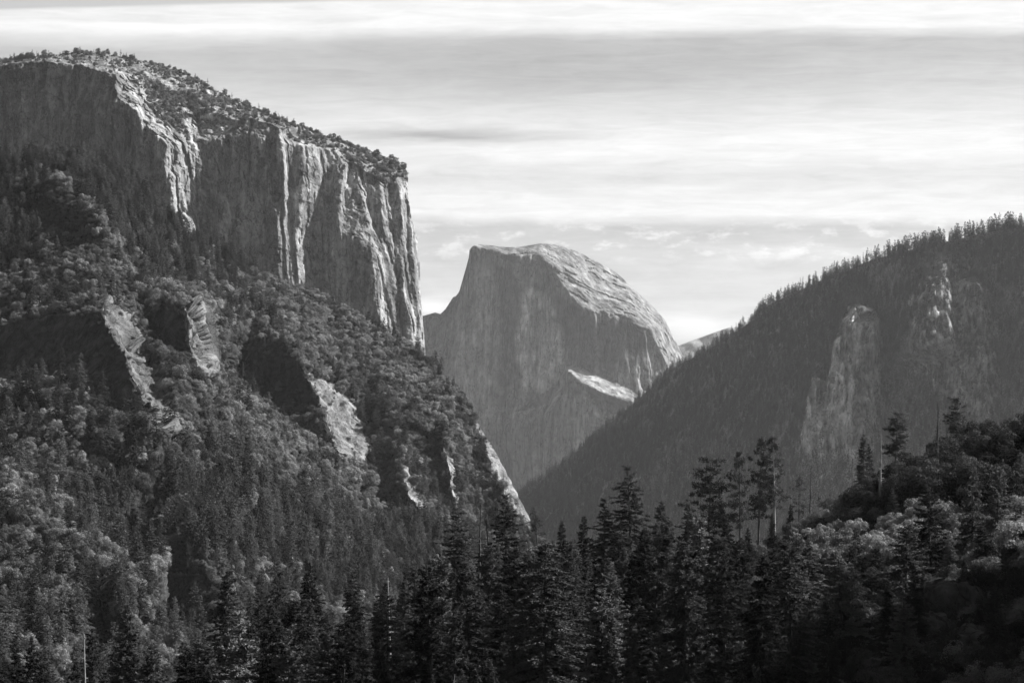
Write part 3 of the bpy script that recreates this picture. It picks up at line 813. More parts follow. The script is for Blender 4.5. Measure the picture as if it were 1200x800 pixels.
def broadleaf(rs, H=12.0, Rm=5.0, leaf=0.5, n=3000, lobes=14, low=0.15, limbs=6, lr=(0.28, 0.5)):
    tr, cr = Geo(), Geo()
    zz = np.linspace(0, H * 0.6, 6)
    bx = np.stack([rs.randn() * 0.1 * zz, rs.randn() * 0.1 * zz, zz], 1)
    tr.tube(bx, np.linspace(H * 0.03, H * 0.012, 6), 6)
    cs, rr = [], []
    for i in range(lobes):
        a = rs.rand() * 2 * math.pi; u = rs.rand()
        rad = Rm * (0.72 + 0.12 * (lobes > 30)) * math.sqrt(rs.rand())
        zc = H * (low + 0.12 + (0.72 - low) * rs.rand() * (1 - 0.45 * (rad / Rm) ** 2))
        cs.append((rad * math.cos(a), rad * math.sin(a), zc)); rr.append(Rm * rs.uniform(*lr))
    cs = np.array(cs); rr = np.array(rr)
    for i in range(min(limbs, lobes)):
        s0 = bx[rs.randint(2, 6)]
        mid = (s0 + cs[i]) / 2 + [0, 0, 0.4]
        tr.tube(np.array([s0, mid, cs[i]]), [H * 0.011, H * 0.007, H * 0.003], 4)
    w = rr ** 2 / (rr ** 2).sum()
    k = rs.choice(lobes, n, p=w)
    dv = unit(rs.randn(n, 3) + [0, 0, 0.25])
    pos = cs[k] + dv * (rr[k] * (0.72 + 0.36 * rs.rand(n)))[:, None] * np.array([1, 1, 0.85])
    pos[:, 2] = np.maximum(pos[:, 2], 0.05 * H)
    nrm = unit(dv + rs.randn(n, 3) * 0.4)
    t = unit(np.cross(nrm, rs.randn(n, 3)))
    sd = np.cross(nrm, t)
    le = leaf * rs.uniform(0.6, 1.4, n)
    cr.blades(pos - t * le[:, None] * 0.5, t, sd, le, le * rs.uniform(0.5, 0.85, n))
    return tr, cr


def snag(rs, H=28, branches=26, lo=0.3, ln=1.8, r=0.26, lean=0.0, tuft=0):
    tr, cr = Geo(), Geo()
    n = 14; zz = np.linspace(0, H, n)
    p = np.stack([np.cumsum(rs.randn(n) * 0.05) + lean * zz, np.cumsum(rs.randn(n) * 0.05), zz], 1)
    p -= [p[0, 0], p[0, 1], 0]
    tr.tube(p, np.interp(zz / H, [0, 1], [r * 1.3, 0.11]), 7)
    for b in range(branches):
        t = lo + (0.98 - lo) * rs.rand(); az = rs.rand() * 6.28; L = ln * (1.15 - t) * rs.uniform(0.4, 1.5)
        s0 = np.array([np.interp(t * H, zz, p[:, 0]), np.interp(t * H, zz, p[:, 1]), t * H])
        dr = np.array([math.cos(az), math.sin(az), 0])
        k = np.linspace(0, 1, 4)[:, None]
        q = s0 + dr * L * k + np.array([0, 0, 1]) * (-0.25 * L * k ** 2 + 0.15 * L * k + rs.randn() * 0.1 * k)
        tr.tube(q, np.linspace(0.13, 0.05, 4), 3)
        for e in range(2):
            kk = rs.uniform(0.4, 0.9); s1 = s0 + dr * L * kk + np.array([0, 0, -0.25 * L * kk ** 2 + 0.15 * L * kk])
            a2 = az + rs.uniform(-1, 1)
            tr.tube(np.array([s1, s1 + np.array([math.cos(a2), math.sin(a2), rs.uniform(-.3, .3)]) * L * 0.35]), [0.07, 0.035], 3)
    return tr, cr


PROTO = {}


def proto(key, gen, crown_mat, trunk_mat=M_BARK, H=1.0, cname='crown'):
    tr, cr = gen
    PROTO[key] = dict(trunk=tr.mesh('trunk', trunk_mat, True), crown=cr.mesh(cname, crown_mat) if cr.n else None, H=H, cname=cname)


def rsd(i): return np.random.RandomState(100 + i)


# near trees in detail
for i in range(4):
    proto(f'fir{i}', conifer(rsd(i), 32, [6.8, 6.0, 7.4, 6.4][i], base=0.02, whorl=0.5, shape=[0.75, 0.85, 0.68, 0.9][i], spray=0.52, per=10, gaps=0.06, droop=0.26, ragged=0.38, fan=5, dens=2.0), M_NEEDLE, H=32)
for i in range(2):   # ragged old firs, dark, with irregular outline and broad tops
    proto(f'oldfir{i}', conifer(rsd(10 + i), 34, 5.4, base=0.06, whorl=0.62, shape=0.55, spray=0.52, per=9, gaps=0.12, droop=0.28, ragged=0.5, fan=5, dens=2.0), M_NEEDLE, H=34)
proto('narrowfir', conifer(rsd(14), 26, 2.9, base=0.04, whorl=0.6, shape=0.6, spray=0.45, per=9, gaps=0.08, droop=0.22, ragged=0.28, fan=5, dens=1.9), M_NEEDLE, H=26)
for i in range(3):   # pines with bare lower trunk
    proto(f'pine{i}', conifer(rsd(20 + i), 34, [3.7, 3.0, 4.6][i], base=[0.42, 0.45, 0.4][i], whorl=0.75, spray=0.6, per=[7, 6, 8][i], gaps=0.2, droop=0.1, flat=True, ragged=0.5, fan=4), M_NEEDLE, H=34)
PROTO['palepine'] = dict(PROTO['pine1'], trunk=PROTO['pine1']['trunk'].copy())
PROTO['palepine']['trunk'].materials[0] = M_DEAD
proto('thinpine', conifer(rsd(25), 30, 2.4, base=0.42, whorl=0.8, spray=0.55, per=4, gaps=0.3, droop=0.15, flat=True, ragged=0.6, fan=3), M_NEEDLE, H=30)
for i in range(3):   # young lit conical trees with loose sprays
    proto(f'youngfir{i}', conifer(rsd(30 + i), 20, [5.2, 4.4, 5.6][i], base=0.02, whorl=0.5, shape=[0.8, 0.9, 0.7][i], spray=0.45, per=9, gaps=0.1, droop=0.12, ragged=0.32, fan=5, dens=1.9), M_NEEDLE_FAR, H=20)
for i in range(3):
    proto(f'snag{i}', snag(rsd(40 + i), 30, [60, 36, 24][i], [0.2, 0.3, 0.4][i], [2.2, 1.9, 2.6][i], [0.34, 0.42, 0.3][i], [0, 0.02, -0.03][i]), [M_DEAD_DARK, M_DEAD, M_DEAD_DARK][i], [M_DEAD_DARK, M_DEAD, M_DEAD_DARK][i], H=30, cname='branches')
for i in range(3):
    proto(f'oak{i}', broadleaf(rsd(50 + i), [9, 10, 8][i], [4.6, 4.0, 5.0][i], 0.3, 9000, 46, 0.02, 14, (0.13, 0.34)), M_LEAF_PALE, H=9)
    proto(f'darkoak{i}', broadleaf(rsd(55 + i), [9, 10, 8][i], [4.8, 4.2, 5.2][i], 0.3, 10000, 44, 0.02, 14, (0.14, 0.36)), M_LEAF_SHADED, H=9)
# slope trees, seen a kilometre or more away
for i in range(5):
    proto(f'slopefir{i}', conifer(rsd(60 + i), 24, [4.4, 3.6, 5.0, 4.0, 4.6][i], base=[0.1, 0.15, 0.06, 0.2, 0.1][i], whorl=0.8, shape=[0.7, 0.6, 0.8, 0.55, 0.7][i], spray=0.7, per=9, gaps=0.08, droop=0.25, ragged=0.35, fan=4, dens=1.5), M_NEEDLE_FAR, H=24)
for i in range(4):
    proto(f'slopeoak{i}', broadleaf(rsd(70 + i), 10, [5, 4.4, 5.6, 4.8][i], 0.36, 7000, 34, 0.0, 6, (0.16, 0.42)), M_LEAF, H=10)
for i in range(2):
    proto(f'paleoak{i}', broadleaf(rsd(76 + i), 10, 4.6, 0.36, 7000, 32, 0.0, 6, (0.16, 0.42)), M_LEAF_PALE, H=10)
for i in range(3):
    proto(f'bush{i}', broadleaf(rsd(80 + i), 4, 3.2, 0.3, 2400, 16, 0.0, 3), M_BRUSH, H=4)
for i in range(3):   # small trees of far slopes
    proto(f'farfir{i}', conifer(rsd(90 + i), 26, [4.2, 3.4, 4.8][i], base=[0.12, 0.2, 0.1][i], whorl=2.0, shape=0.65, spray=2.6, per=5, gaps=0.1, droop=0.25, ragged=0.3, fan=2, dens=1.6), M_SHADE_NEEDLE, H=26)

TREES = {}


def plant(key, name, loc, H, W=1.0, rz=0.0, label='', cat='conifer', group=None, tilt=(0, 0)):
    """one tree of its own: an Empty at its foot with trunk and crown"""
    pr = PROTO[key]
    s = H / pr['H']
    o = bpy.data.objects.new(name, None); o.empty_display_size = 0.5
    COL.objects.link(o)
    o.location = loc; o.rotation_euler = (tilt[0], tilt[1], rz); o.scale = (s * W, s * W, s)
    if not pr['crown']:     # a bare dead tree is one piece
        bpy.data.objects.remove(o)
        o = bpy.data.objects.new(name, pr['trunk']); COL.objects.link(o)
        o.location = loc; o.rotation_euler = (tilt[0], tilt[1], rz); o.scale = (s * W, s * W, s)
        return tag(o, label, cat, group)
    t = bpy.data.objects.new('trunk', pr['trunk']); COL.objects.link(t); t.parent = o
    c = bpy.data.objects.new(pr['cname'], pr['crown']); COL.objects.link(c); c.parent = o
    tag(o, label, cat, group)
    return o


# ---- the near forest ---------------------------------------------------
def hit(px, py, y0=230, y1=700):
    """where the sight line of a photo pixel meets the near hill"""
    for Y in np.arange(y0, y1, 3.0):
        p = P3(px, py, Y)
        if p[2] <= near_z(p[0], p[1]):
            return p
    return P3(px, py, y1)


def plant_near(key, name, px, top, Y, W=1.0, label='', cat='conifer', group=None, lean=0.0, hmax=50):
    p = P3(px, top, Y)
    zb = near_z(p[0], p[1]) - 0.4
    H = min(max(p[2] - zb, 6), hmax)
    return plant(key, name, (float(p[0]), float(p[1]), float(zb)), float(H), W, RS.rand() * 6.28, label, cat, group, (0.025 * RS.randn(), lean + 0.025 * RS.randn()))


# proto, name, px, top, distance, width factor, label
NEAR = [
    ('oldfir0', 'fir_tree', 740, 545, 590, 1.05, 'tall ragged flat-topped fir, highest of the dark forest under the dome'),
    ('pine2', 'pine_tree', 827, 541, 600, 1.0, 'dense dome-crowned pine standing alone against the hazy mountain'),
    ('pine1', 'pine_tree', 866, 531, 590, 0.75, 'slim sparse pine beside the pair of tall ridge pines, shortest of the three'),
    ('pine0', 'pine_tree', 888, 516, 580, 0.75, 'tall pine with a dark trunk and bushy crown next to the white-trunked pine'),
    ('palepine', 'pine_tree', 907, 514, 575, 0.85, 'tall pine with a bright white bare trunk against the hazy mountain'),
    ('thinpine', 'pine_tree', 935, 555, 560, 0.9, 'thin scraggly pine with a few short boughs beside the leaning dead spike'),
    ('snag2', 'dead_tree', 948, 545, 565, 1.1, 'leaning thin dead tree with stubby twigs on the ridge below the rock spire'),
    ('narrowfir', 'fir_tree', 1012, 509, 545, 1.0, 'dense narrow pointed fir, twin spire beside the bleached dead trunk'),
    ('narrowfir', 'fir_tree', 1021, 520, 548, 0.8, 'shorter narrow fir tucked against the twin pointed fir'),
    ('snag1', 'dead_tree', 1030, 509, 500, 1.1, 'bleached dead trunk with a shiny pale lower stem among dark trees'),
    ('pine2', 'pine_tree', 1048, 486, 540, 1.1, 'tall broad pine with layered boughs above the dark oak thicket'),
    ('snag0', 'dead_tree', 1099, 472, 500, 1.25, 'tallest dead tree, a bristly needle-like spike beside the dark crest'),
    ('snag2', 'dead_tree', 1111, 488, 525, 1.0, 'short thin dead pole between the bristly dead spike and the crest pine'),
    ('pine0', 'pine_tree', 1121, 467, 530, 1.2, 'small-crowned pine rising from the dark oak crest'),
    ('youngfir0', 'fir_tree', 1091, 560, 430, 1.0, 'cone-shaped sunlit fir growing below the bristly dead spike'),
    ('youngfir1', 'fir_tree', 1138, 547, 440, 0.9, 'slender cone-shaped fir behind pale bushes, nearest the dark crest middle'),
    ('youngfir2', 'fir_tree', 1168, 547, 430, 0.85, 'broad-based cone fir among pale bushes at the end of the row'),
    ('youngfir1', 'fir_tree', 1127, 517, 510, 0.8, 'small grey cone fir standing in the dark crest thicket'),
    ('youngfir0', 'fir_tree', 1183, 521, 500, 0.8, 'small lit cone fir high on the dark crest near the frame edge'),
    ('youngfir2', 'fir_tree', 1197, 530, 480, 0.8, 'cut-off lit fir at the frame edge on the dark crest'),
    ('youngfir0', 'fir_tree', 1046, 572, 480, 0.9, 'small dark cone fir at the foot of the oak thicket'),
    ('youngfir2', 'fir_tree', 1062, 612, 400, 1.25, 'broad spreading young fir with pale tips in front of the pale bushes'),
    ('youngfir1', 'fir_tree', 1000, 618, 420, 0.9, 'middling young fir in front of the first pale bush'),
    ('fir2', 'fir_tree', 648, 655, 430, 1.05, 'big broad sunlit fir in the middle of the near forest'),
    ('fir1', 'fir_tree', 734, 650, 420, 0.9, 'tall tapering fir with a dark thin tip and drooping lower boughs'),
    ('oldfir1', 'fir_tree', 532, 598, 600, 1.15, 'bushy dark fir beside the two bare spikes, under the rocky slope'),
    ('oldfir0', 'fir_tree', 591, 578, 590, 0.95, 'dark layered fir rising in front of the bright rock slope end'),
    ('snag2', 'dead_tree', 561, 591, 600, 1.1, 'crooked bare dead tree with a bent tip between two dark firs'),
    ('snag0', 'dead_tree', 575, 597, 590, 0.9, 'straight bare spike close beside the layered dark fir'),
    ('thinpine', 'pine_tree', 633, 600, 610, 0.95, 'small flat-topped pine silhouetted at the gap below the rock slope'),
    ('fir3', 'fir_tree', 680, 604, 600, 0.9, 'dark cone fir between the flat-topped pine and the tall ragged fir'),
    ('fir1', 'fir_tree', 661, 609, 610, 0.8, 'small dark fir at the edge of the gap below the rock slope'),
    ('oldfir1', 'fir_tree', 706, 584, 590, 0.9, 'dark fir with a blunt top leaning on the tall ragged fir'),
    ('fir0', 'fir_tree', 776, 587, 570, 0.85, 'rounded cone fir between the tall ragged fir and the dome-crowned pine'),
    ('oldfir1', 'fir_tree', 802, 590, 590, 0.8, 'dark fir with a crooked double tip beside the dome-crowned pine'),
    ('narrowfir', 'fir_tree', 847, 586, 560, 1.0, 'narrow fir in the shade of the slim sparse pine'),
    ('fir1', 'fir_tree', 145, 704, 480, 1.0, 'dark pointed fir standing alone against pale trees of the lower slope'),
    ('fir0', 'fir_tree', 265, 667, 500, 0.95, 'dark fir with a thin bare tip beside the shaded bluff'),
    ('fir3', 'fir_tree', 366, 658, 520, 0.95, 'spiky topped dark fir in front of pale woods'),
    ('oldfir0', 'fir_tree', 326, 668, 510, 0.85, 'dark ragged fir between the thin-tipped fir and the spiky topped fir'),
    ('oldfir1', 'fir_tree', 416, 668, 540, 0.8, 'flat-topped dark fir with spreading top boughs in front of pale woods'),
    ('thinpine', 'pine_tree', 418, 648, 560, 0.7, 'bent sparse pine poking over the flat-topped dark fir'),
    ('snag1', 'dead_tree', 458, 676, 500, 0.9, 'pale bleached dead trunk at the dark forest edge below the hillside'),
    ('fir2', 'fir_tree', 476, 668, 540, 0.7, 'dark fir behind the pale bleached trunk'),
    ('snag1', 'dead_tree', 102, 742, 440, 0.9, 'pale dead trunk in the lowest corner woods'),
    ('fir0', 'fir_tree', 108, 735, 450, 0.8, 'dark fir behind the pale dead trunk in the lowest corner woods'),
    ('fir3', 'fir_tree', 36, 745, 440, 0.8, 'dark fir at the lowest corner of the view'),
    ('narrowfir', 'fir_tree', 17, 752, 450, 0.9, 'thin fir beside the lowest corner fir'),
    ('youngfir1', 'fir_tree', 701, 716, 370, 0.8, 'small pale-tipped fir with a bare lower stem in the shaded middle'),
    ('youngfir0', 'fir_tree', 895, 712, 330, 1.0, 'small sunlit bough-tipped fir glowing out of deep shade'),
    ('youngfir2', 'fir_tree', 870, 745, 310, 0.8, 'little fir with one lit side below the glowing bough-tipped fir'),
    ('fir3', 'fir_tree', 528, 666, 470, 1.0, 'lit cone fir below the bushy dark fir'),
    ('fir2', 'fir_tree', 822, 648, 450, 1.0, 'drooping broad fir catching light below the dome-crowned pine'),
    ('fir0', 'fir_tree', 948, 630, 460, 0.95, 'sunlit fir in front of the thin scraggly pine'),
    ('fir1', 'fir_tree', 905, 600, 520, 0.85, 'dark fir at the foot of the white-trunked pine'),
    ('fir3', 'fir_tree', 875, 618, 490, 0.9, 'grey-lit fir at the foot of the three ridge pines'),
    ('fir2', 'fir_tree', 760, 640, 480, 0.9, 'wide lit fir below the tall ragged fir'),
    ('narrowfir', 'fir_tree', 1068, 545, 520, 0.8, 'small narrow fir on the skyline next to the broad layered pine'),
    ('snag2', 'dead_tree', 1078, 512, 530, 1.0, 'thin dead pole between the broad layered pine and the bristly dead spike'),
    ('fir1', 'fir_tree', 1107, 545, 500, 0.8, 'dark fir just under the short thin dead pole'),
    ('fir0', 'fir_tree', 1150, 520, 500, 0.75, 'dark fir in the crest thicket beyond the slender cone fir'),
    ('narrowfir', 'fir_tree', 1166, 505, 510, 0.8, 'narrow fir poking over the dark oak crest near the frame edge'),
    ('snag0', 'dead_tree', 972, 565, 560, 1.0, 'bare grey spike on the skyline beside the scrubby oaks'),
    ('snag2', 'dead_tree', 985, 590, 520, 1.1, 'short forked dead stem among scrubby skyline oaks'),
    ('thinpine', 'pine_tree', 960, 580, 550, 0.9, 'stunted sparse pine just past the leaning dead spike'),
    ('fir3', 'fir_tree', 925, 590, 540, 0.85, 'dark fir under the thin scraggly pine'),
    ('youngfir1', 'fir_tree', 1190, 590, 420, 1.0, 'lit fir among the last pale bushes at the frame edge'),
    ('youngfir0', 'fir_tree', 1178, 640, 390, 1.0, 'fir at the edge of deep shade under the last pale bushes'),
    ('fir2', 'fir_tree', 1130, 655, 390, 0.9, 'spreading fir half in shade below the bright thicket'),
    ('fir0', 'fir_tree', 1040, 680, 380, 0.9, 'shaded fir below the wide fir between pale bushes'),
    ('fir3', 'fir_tree', 935, 730, 340, 0.9, 'dim fir beside the glowing bough-tipped fir'),
    ('fir1', 'fir_tree', 990, 745, 335, 0.9, 'dim fir deep in the shaded lower slope'),
    ('youngfir0', 'fir_tree', 978, 640, 440, 1.1, 'grey-lit fir next to the first pale bush below the skyline oaks'),
    ('youngfir2', 'fir_tree', 1030, 640, 420, 1.1, 'wide fir between the two patches of pale bushes'),
    ('youngfir1', 'fir_tree', 1112, 622, 420, 1.1, 'fir standing among pale bushes below the slender cone fir'),
    ('youngfir0', 'fir_tree', 1152, 610, 415, 1.0, 'fir with lit tips deep in the bright thicket'),
    ('fir1', 'fir_tree', 1082, 665, 390, 0.9, 'fir sunk in shade below the broad spreading young fir'),
    ('fir3', 'fir_tree', 1005, 690, 390, 0.9, 'fir at the edge of deep shade below the bright oaks'),
    ('fir0', 'fir_tree', 960, 690, 400, 0.9, 'half-lit fir above the glowing bough-tipped fir'),
    ('fir0', 'fir_tree', 588, 660, 480, 0.85, 'dim fir beside the big broad sunlit fir'),
]
for key, nm, px, top, Y, W, lab in NEAR:
    plant_near(key, nm, px, top, Y, W, lab, 'dead tree' if nm == 'dead_tree' else 'conifer')

# the rest of the dark stand: trees nobody could tell apart share a label
CANOPY = [(-60, 775), (0, 772), (90, 765), (170, 768), (220, 745), (300, 710), (400, 705), (450, 690), (510, 650), (560, 645), (620, 645), (660, 640), (700, 628), (760, 622), (800, 612), (850, 610), (900, 612), (950, 622), (1000, 640),
          (1060, 670), (1120, 690), (1240, 690)]
MARKS = [(20, 'the lowest corner firs'), (105, 'the pale dead trunk of the lowest corner'), (150, 'the lone dark pointed fir'), (265, 'the thin-tipped fir by the shaded bluff'), (345, 'the spiky topped fir'), (420, 'the flat-topped dark fir'),
         (470, 'the pale bleached trunk under the hillside'), (532, 'the bushy dark fir'), (575, 'the two bare spikes'), (648, 'the big broad sunlit fir'), (690, 'the blunt-topped fir'), (740, 'the tall ragged fir'), (790, 'the rounded cone fir'),
         (827, 'the dome-crowned pine'), (900, 'the white-trunked pine'), (945, 'the leaning dead spike'), (1015, 'the twin pointed fir'), (1050, 'the broad layered pine'), (1100, 'the bristly dead spike'), (1150, 'the row of cone firs')]
placed = []
tries = 0
while len(placed) < 182 and tries < 15000:
    tries += 1
    px = RS.uniform(-40, 1230)
    Y = RS.uniform(300, 640)
    top = interp(CANOPY, px) - 8 + 190 * RS.rand() ** 1.6
    p = P3(px, top, Y)
    H = p[2] - near_z(p[0], p[1])
    if not 11 < H < (30 if px < 960 else 17):
        continue
    if any((p[0] - q[0]) ** 2 + (p[1] - q[1]) ** 2 < 4.6 ** 2 for q in placed):
        continue
    placed.append(p)
    mk = min(MARKS, key=lambda q: abs(q[0] - px))[1]
    lab = 'dark fir crowded ' + ('well below ' if top > interp(CANOPY, px) + 60 else 'close under ') + mk
    key = ['fir0', 'fir1', 'fir2', 'fir3', 'oldfir0', 'oldfir1', 'narrowfir', 'youngfir0', 'youngfir1'][RS.randint(9)]
    plant_near(key, 'fir_tree', px, top, Y, RS.uniform(0.8, 1.15), lab, 'conifer', lab.replace('dark fir', 'dark firs'))

# pale autumn oaks in the sun, and the dark thickets
def bushes(n, poly, keys, h, label, group, name='oak_tree', spacing=3.5, cat='broadleaf tree'):
    got = []; t = 0
    xs = [p[0] for p in poly]; ys = [p[1] for p in poly]
    while len(got) < n and t < n * 40:
        t += 1
        px, py = RS.uniform(min(xs), max(xs)), RS.uniform(min(ys), max(ys))
        if polymask(np.array([px]), np.array([py]), poly, 0.5)[0] < 0.5: continue
        p = hit(px, py)
        if any((p[0] - q[0]) ** 2 + (p[1] - q[1]) ** 2 < spacing ** 2 for q in got): continue
        got.append(p)
        plant(keys[RS.randint(len(keys))], name, (float(p[0]), float(p[1]), float(p[2]) - 0.5), RS.uniform(*h), RS.uniform(0.9, 1.25), RS.rand() * 6.28, label, cat, group)


OAKS, DARKS = ['oak0', 'oak1', 'oak2'], ['darkoak0', 'darkoak1', 'darkoak2']
bushes(26, [(1005, 640), (1060, 615), (1130, 610), (1215, 605), (1215, 655), (1130, 660), (1060, 668), (1010, 668)], OAKS, (5, 8), 'pale sunlit oak in the bright thicket below the dark crest', 'bright oaks below the dark crest')
bushes(12, [(930, 650), (1000, 625), (1010, 660), (960, 680)], OAKS, (4.5, 7), 'pale sunlit oak among young firs below the bleached dead trunk', 'bright oaks below the bleached trunk')
bushes(3, [(845, 700), (880, 690), (885, 720), (850, 725)], OAKS, (4, 5), 'small pale oak catching sun at the edge of deep shade', 'bright oaks at the edge of the shade')
bushes(34, [(1045, 575), (1100, 545), (1150, 520), (1230, 512), (1230, 600), (1130, 605), (1050, 605)], DARKS, (7, 11), 'dark oak of the shaded thicket on the crest', 'dark oaks on the crest')
bushes(8, [(960, 612), (1010, 590), (1050, 565), (1055, 590), (1000, 620)], DARKS, (5, 8), 'dark scrubby oak on the skyline between the dead spike and the narrow firs', 'dark oaks along the skyline')
bushes(75, [(880, 740), (1010, 690), (1230, 680), (1230, 830), (900, 830)], DARKS, (3, 7), 'dark oak in the deep shade of the lower slope', 'dark oaks in the deep shade')
bushes(40, [(200, 800), (600, 770), (900, 740), (900, 830), (200, 840)], DARKS, (3, 6), 'low dark oak under the firs along the bottom edge', 'dark oaks under the firs')


def boulder(seed, px, py, size, flat, label):
    import bmesh
    bm = bmesh.new(); bmesh.ops.create_icosphere(bm, subdivisions=5, radius=1.0)
    co = np.array([v.co[:] for v in bm.verts])
    n = fbm(co[:, 0] * 0.8, co[:, 1] * 0.8, co[:, 2] * 0.8, 4, seed)
    n2 = fbm(co[:, 0] * 2.5, co[:, 1] * 2.5, co[:, 2] * 2.5, 3, seed + 5, ridged=True)
    co2 = np.sign(co) * np.abs(co) ** 0.78 * (1 + 0.5 * n + 0.2 * n2 + 0.1 * fbm(co[:, 0] * 7, co[:, 1] * 7, co[:, 2] * 7, 3, seed + 9))[:, None] * np.array([1, 0.9, flat]) * size
    for v, c in zip(bm.verts, co2): v.co = c
    me = bpy.data.meshes.new('boulder'); bm.to_mesh(me); bm.free()
    me.polygons.foreach_set('use_smooth', np.ones(len(me.polygons), bool))
    for k, val in (('rock', 0.7), ('tone', 0.5)):
        a = me.attributes.new(k, 'FLOAT', 'POINT'); a.data.foreach_set('value', np.full(len(co2), val, np.float32))
    me.materials.append(M_NEAR)
    o = link('boulder', me); p = hit(px, py)
    o.location = (p[0], p[1], p[2] + size * flat * 0.25); o.rotation_euler = (0.1, 0.15, seed)
    tag(o, label, 'boulder')


boulder(3, 1115, 722, 4.6, 0.8, 'large rounded boulder in deep shade below the pale bushes')
boulder(4, 1075, 752, 4.0, 0.8, 'wide slab-like boulder below the large rounded one')
boulder(6, 1148, 762, 3.6, 0.7, 'low boulder nearest the bottom edge in deep shade')
boulder(8, 1188, 738, 3.0, 0.8, 'small boulder beside the large rounded one towards the frame edge')
boulder(9, 1040, 792, 4.0, 0.6, 'streaked boulder face at the bottom edge')
boulder(12, 716, 770, 1.6, 1.0, 'small pale boulder catching sun between firs')

# undergrowth between the trees
rsn = np.random.RandomState(77)
nP = np.stack([nx, ny, nz], -1); npx, npy = project(nP)
und = []
for k in range(26000):
    i, j = rsn.randint(20, 200), rsn.randint(40, 200)
    und.append(nP[i, j] + [rsn.uniform(-2, 2), rsn.uniform(-2, 2), -0.3])
und = np.array(und); upx, upy = project(und)
und = und[(upx > -40) & (upx < 1240) & (upy < 830) & (und[:, 1] < 600)]
UNDER = und
# thick brush on the unseen rise added beyond the frame to cast shade
shade_spur = []
for k in range(9000):
    i, j = rsn.randint(15, 130), rsn.randint(118, 234)
    q = nP[i, j]
    if project(q)[0] > 1236:
        shade_spur.append(q + [rsn.uniform(-2, 2), rsn.uniform(-2, 2), -0.3])
UNDER = np.concatenate([UNDER, np.array(shade_spur)])
UNDER_H = np.concatenate([np.full(len(und), 1.0), np.full(len(shade_spur), 1.9)])

# ---- woods of the far slopes ---------------------------------------------
def scatter(P, px, py, dens, n, seed):
    """n points on a landform grid, chosen by plan area x dens"""
    rs = np.random.RandomState(seed)
    a, b, c, d = P[:-1, :-1], P[1:, :-1], P[1:, 1:], P[:-1, 1:]
    ar = np.abs(np.cross(c - a, d - b)[..., 2]) * 0.5
    full = np.linalg.norm(np.cross(c - a, d - b), axis=-1) * 0.5
    w = (ar + 0.4 * full) * dens[:-1, :-1]
    w = w.ravel(); cum = np.cumsum(w)
    idx = np.minimum(np.searchsorted(cum, rs.rand(n) * cum[-1]), len(w) - 1)
    r, cc = np.unravel_index(idx, ar.shape)
    u, v = rs.rand(n), rs.rand(n)
    def lerp(A):
        u_, v_ = (u, v) if A.ndim == 2 else (u[:, None], v[:, None])
        return (A[r, cc] * (1 - u_) + A[r, cc + 1] * u_) * (1 - v_) + (A[r + 1, cc] * (1 - u_) + A[r + 1, cc + 1] * u_) * v_
    return lerp(P), lerp(px), lerp(py), (r, cc), cum[-1]


def stuff(name, keys, pos, scale, idx, rot, label):
    """countless small trees: points carrying copies of the prototypes"""
    col = bpy.data.collections.new(name + '_kinds')
    for j, k in enumerate(keys):
        pr = PROTO[k]
        cr, tr = pr['crown'], pr['trunk']
        # crown and trunk joined into one mesh
        def grab(me):
            v = np.empty(len(me.vertices) * 3, np.float32); me.vertices.foreach_get('co', v)
            l = np.empty(len(me.loops), np.int32); me.loops.foreach_get('vertex_index', l)
            return v.reshape(-1, 3), l.reshape(-1, 4)
        v1, f1 = grab(cr); v2, f2 = grab(tr)
        me = mesh_np('tree_kind', np.concatenate([v1, v2]) / pr['H'], [np.concatenate([f1, f2 + len(v1)])])
        me.materials.append(cr.materials[0]); me.materials.append(tr.materials[0])
        me.polygons.foreach_set('material_index', np.concatenate([np.zeros(len(f1)), np.ones(len(f2))]).astype(np.int32))
        o = bpy.data.objects.new(f'kind_{j:02d}_{name}', me); col.objects.link(o)
    me = bpy.data.meshes.new(name); n = len(pos)
    me.vertices.add(n); me.vertices.foreach_set('co', np.asarray(pos, np.float32).ravel())
    a = me.attributes.new('size', 'FLOAT_VECTOR', 'POINT'); a.data.foreach_set('vector', np.asarray(scale, np.float32).ravel())
    a = me.attributes.new('which', 'INT', 'POINT'); a.data.foreach_set('value', np.asarray(idx, np.int32))
    a = me.attributes.new('turn', 'FLOAT_VECTOR', 'POINT'); a.data.foreach_set('vector', np.asarray(rot, np.float32).ravel())
    o = link(name, me)
    g = bpy.data.node_groups.new(name, 'GeometryNodeTree')
    g.interface.new_socket('Geometry', in_out='INPUT', socket_type='NodeSocketGeometry')
    g.interface.new_socket('Geometry', in_out='OUTPUT', socket_type='NodeSocketGeometry')
    gi, go = g.nodes.new('NodeGroupInput'), g.nodes.new('NodeGroupOutput')
    ci = g.nodes.new('GeometryNodeCollectionInfo'); ci.inputs[0].default_value = col; ci.inputs[1].default_value = True; ci.inputs[2].default_value = True
    def na(nm, typ):
        q = g.nodes.new('GeometryNodeInputNamedAttribute'); q.data_type = typ; q.inputs[0].default_value = nm; return q.outputs[0]
    ip = g.nodes.new('GeometryNodeInstanceOnPoints')
    L = g.links.new
    L(gi.outputs[0], ip.inputs['Points']); L(ci.outputs[0], ip.inputs['Instance']); ip.inputs['Pick Instance'].default_value = True
    L(na('which', 'INT'), ip.inputs['Instance Index']); L(na('turn', 'FLOAT_VECTOR'), ip.inputs['Rotation']); L(na('size', 'FLOAT_VECTOR'), ip.inputs['Scale'])
    L(ip.outputs[0], go.inputs[0])
    md = o.modifiers.new('copies', 'NODES'); md.node_group = g
    tag(o, label, kind='stuff')
    return o


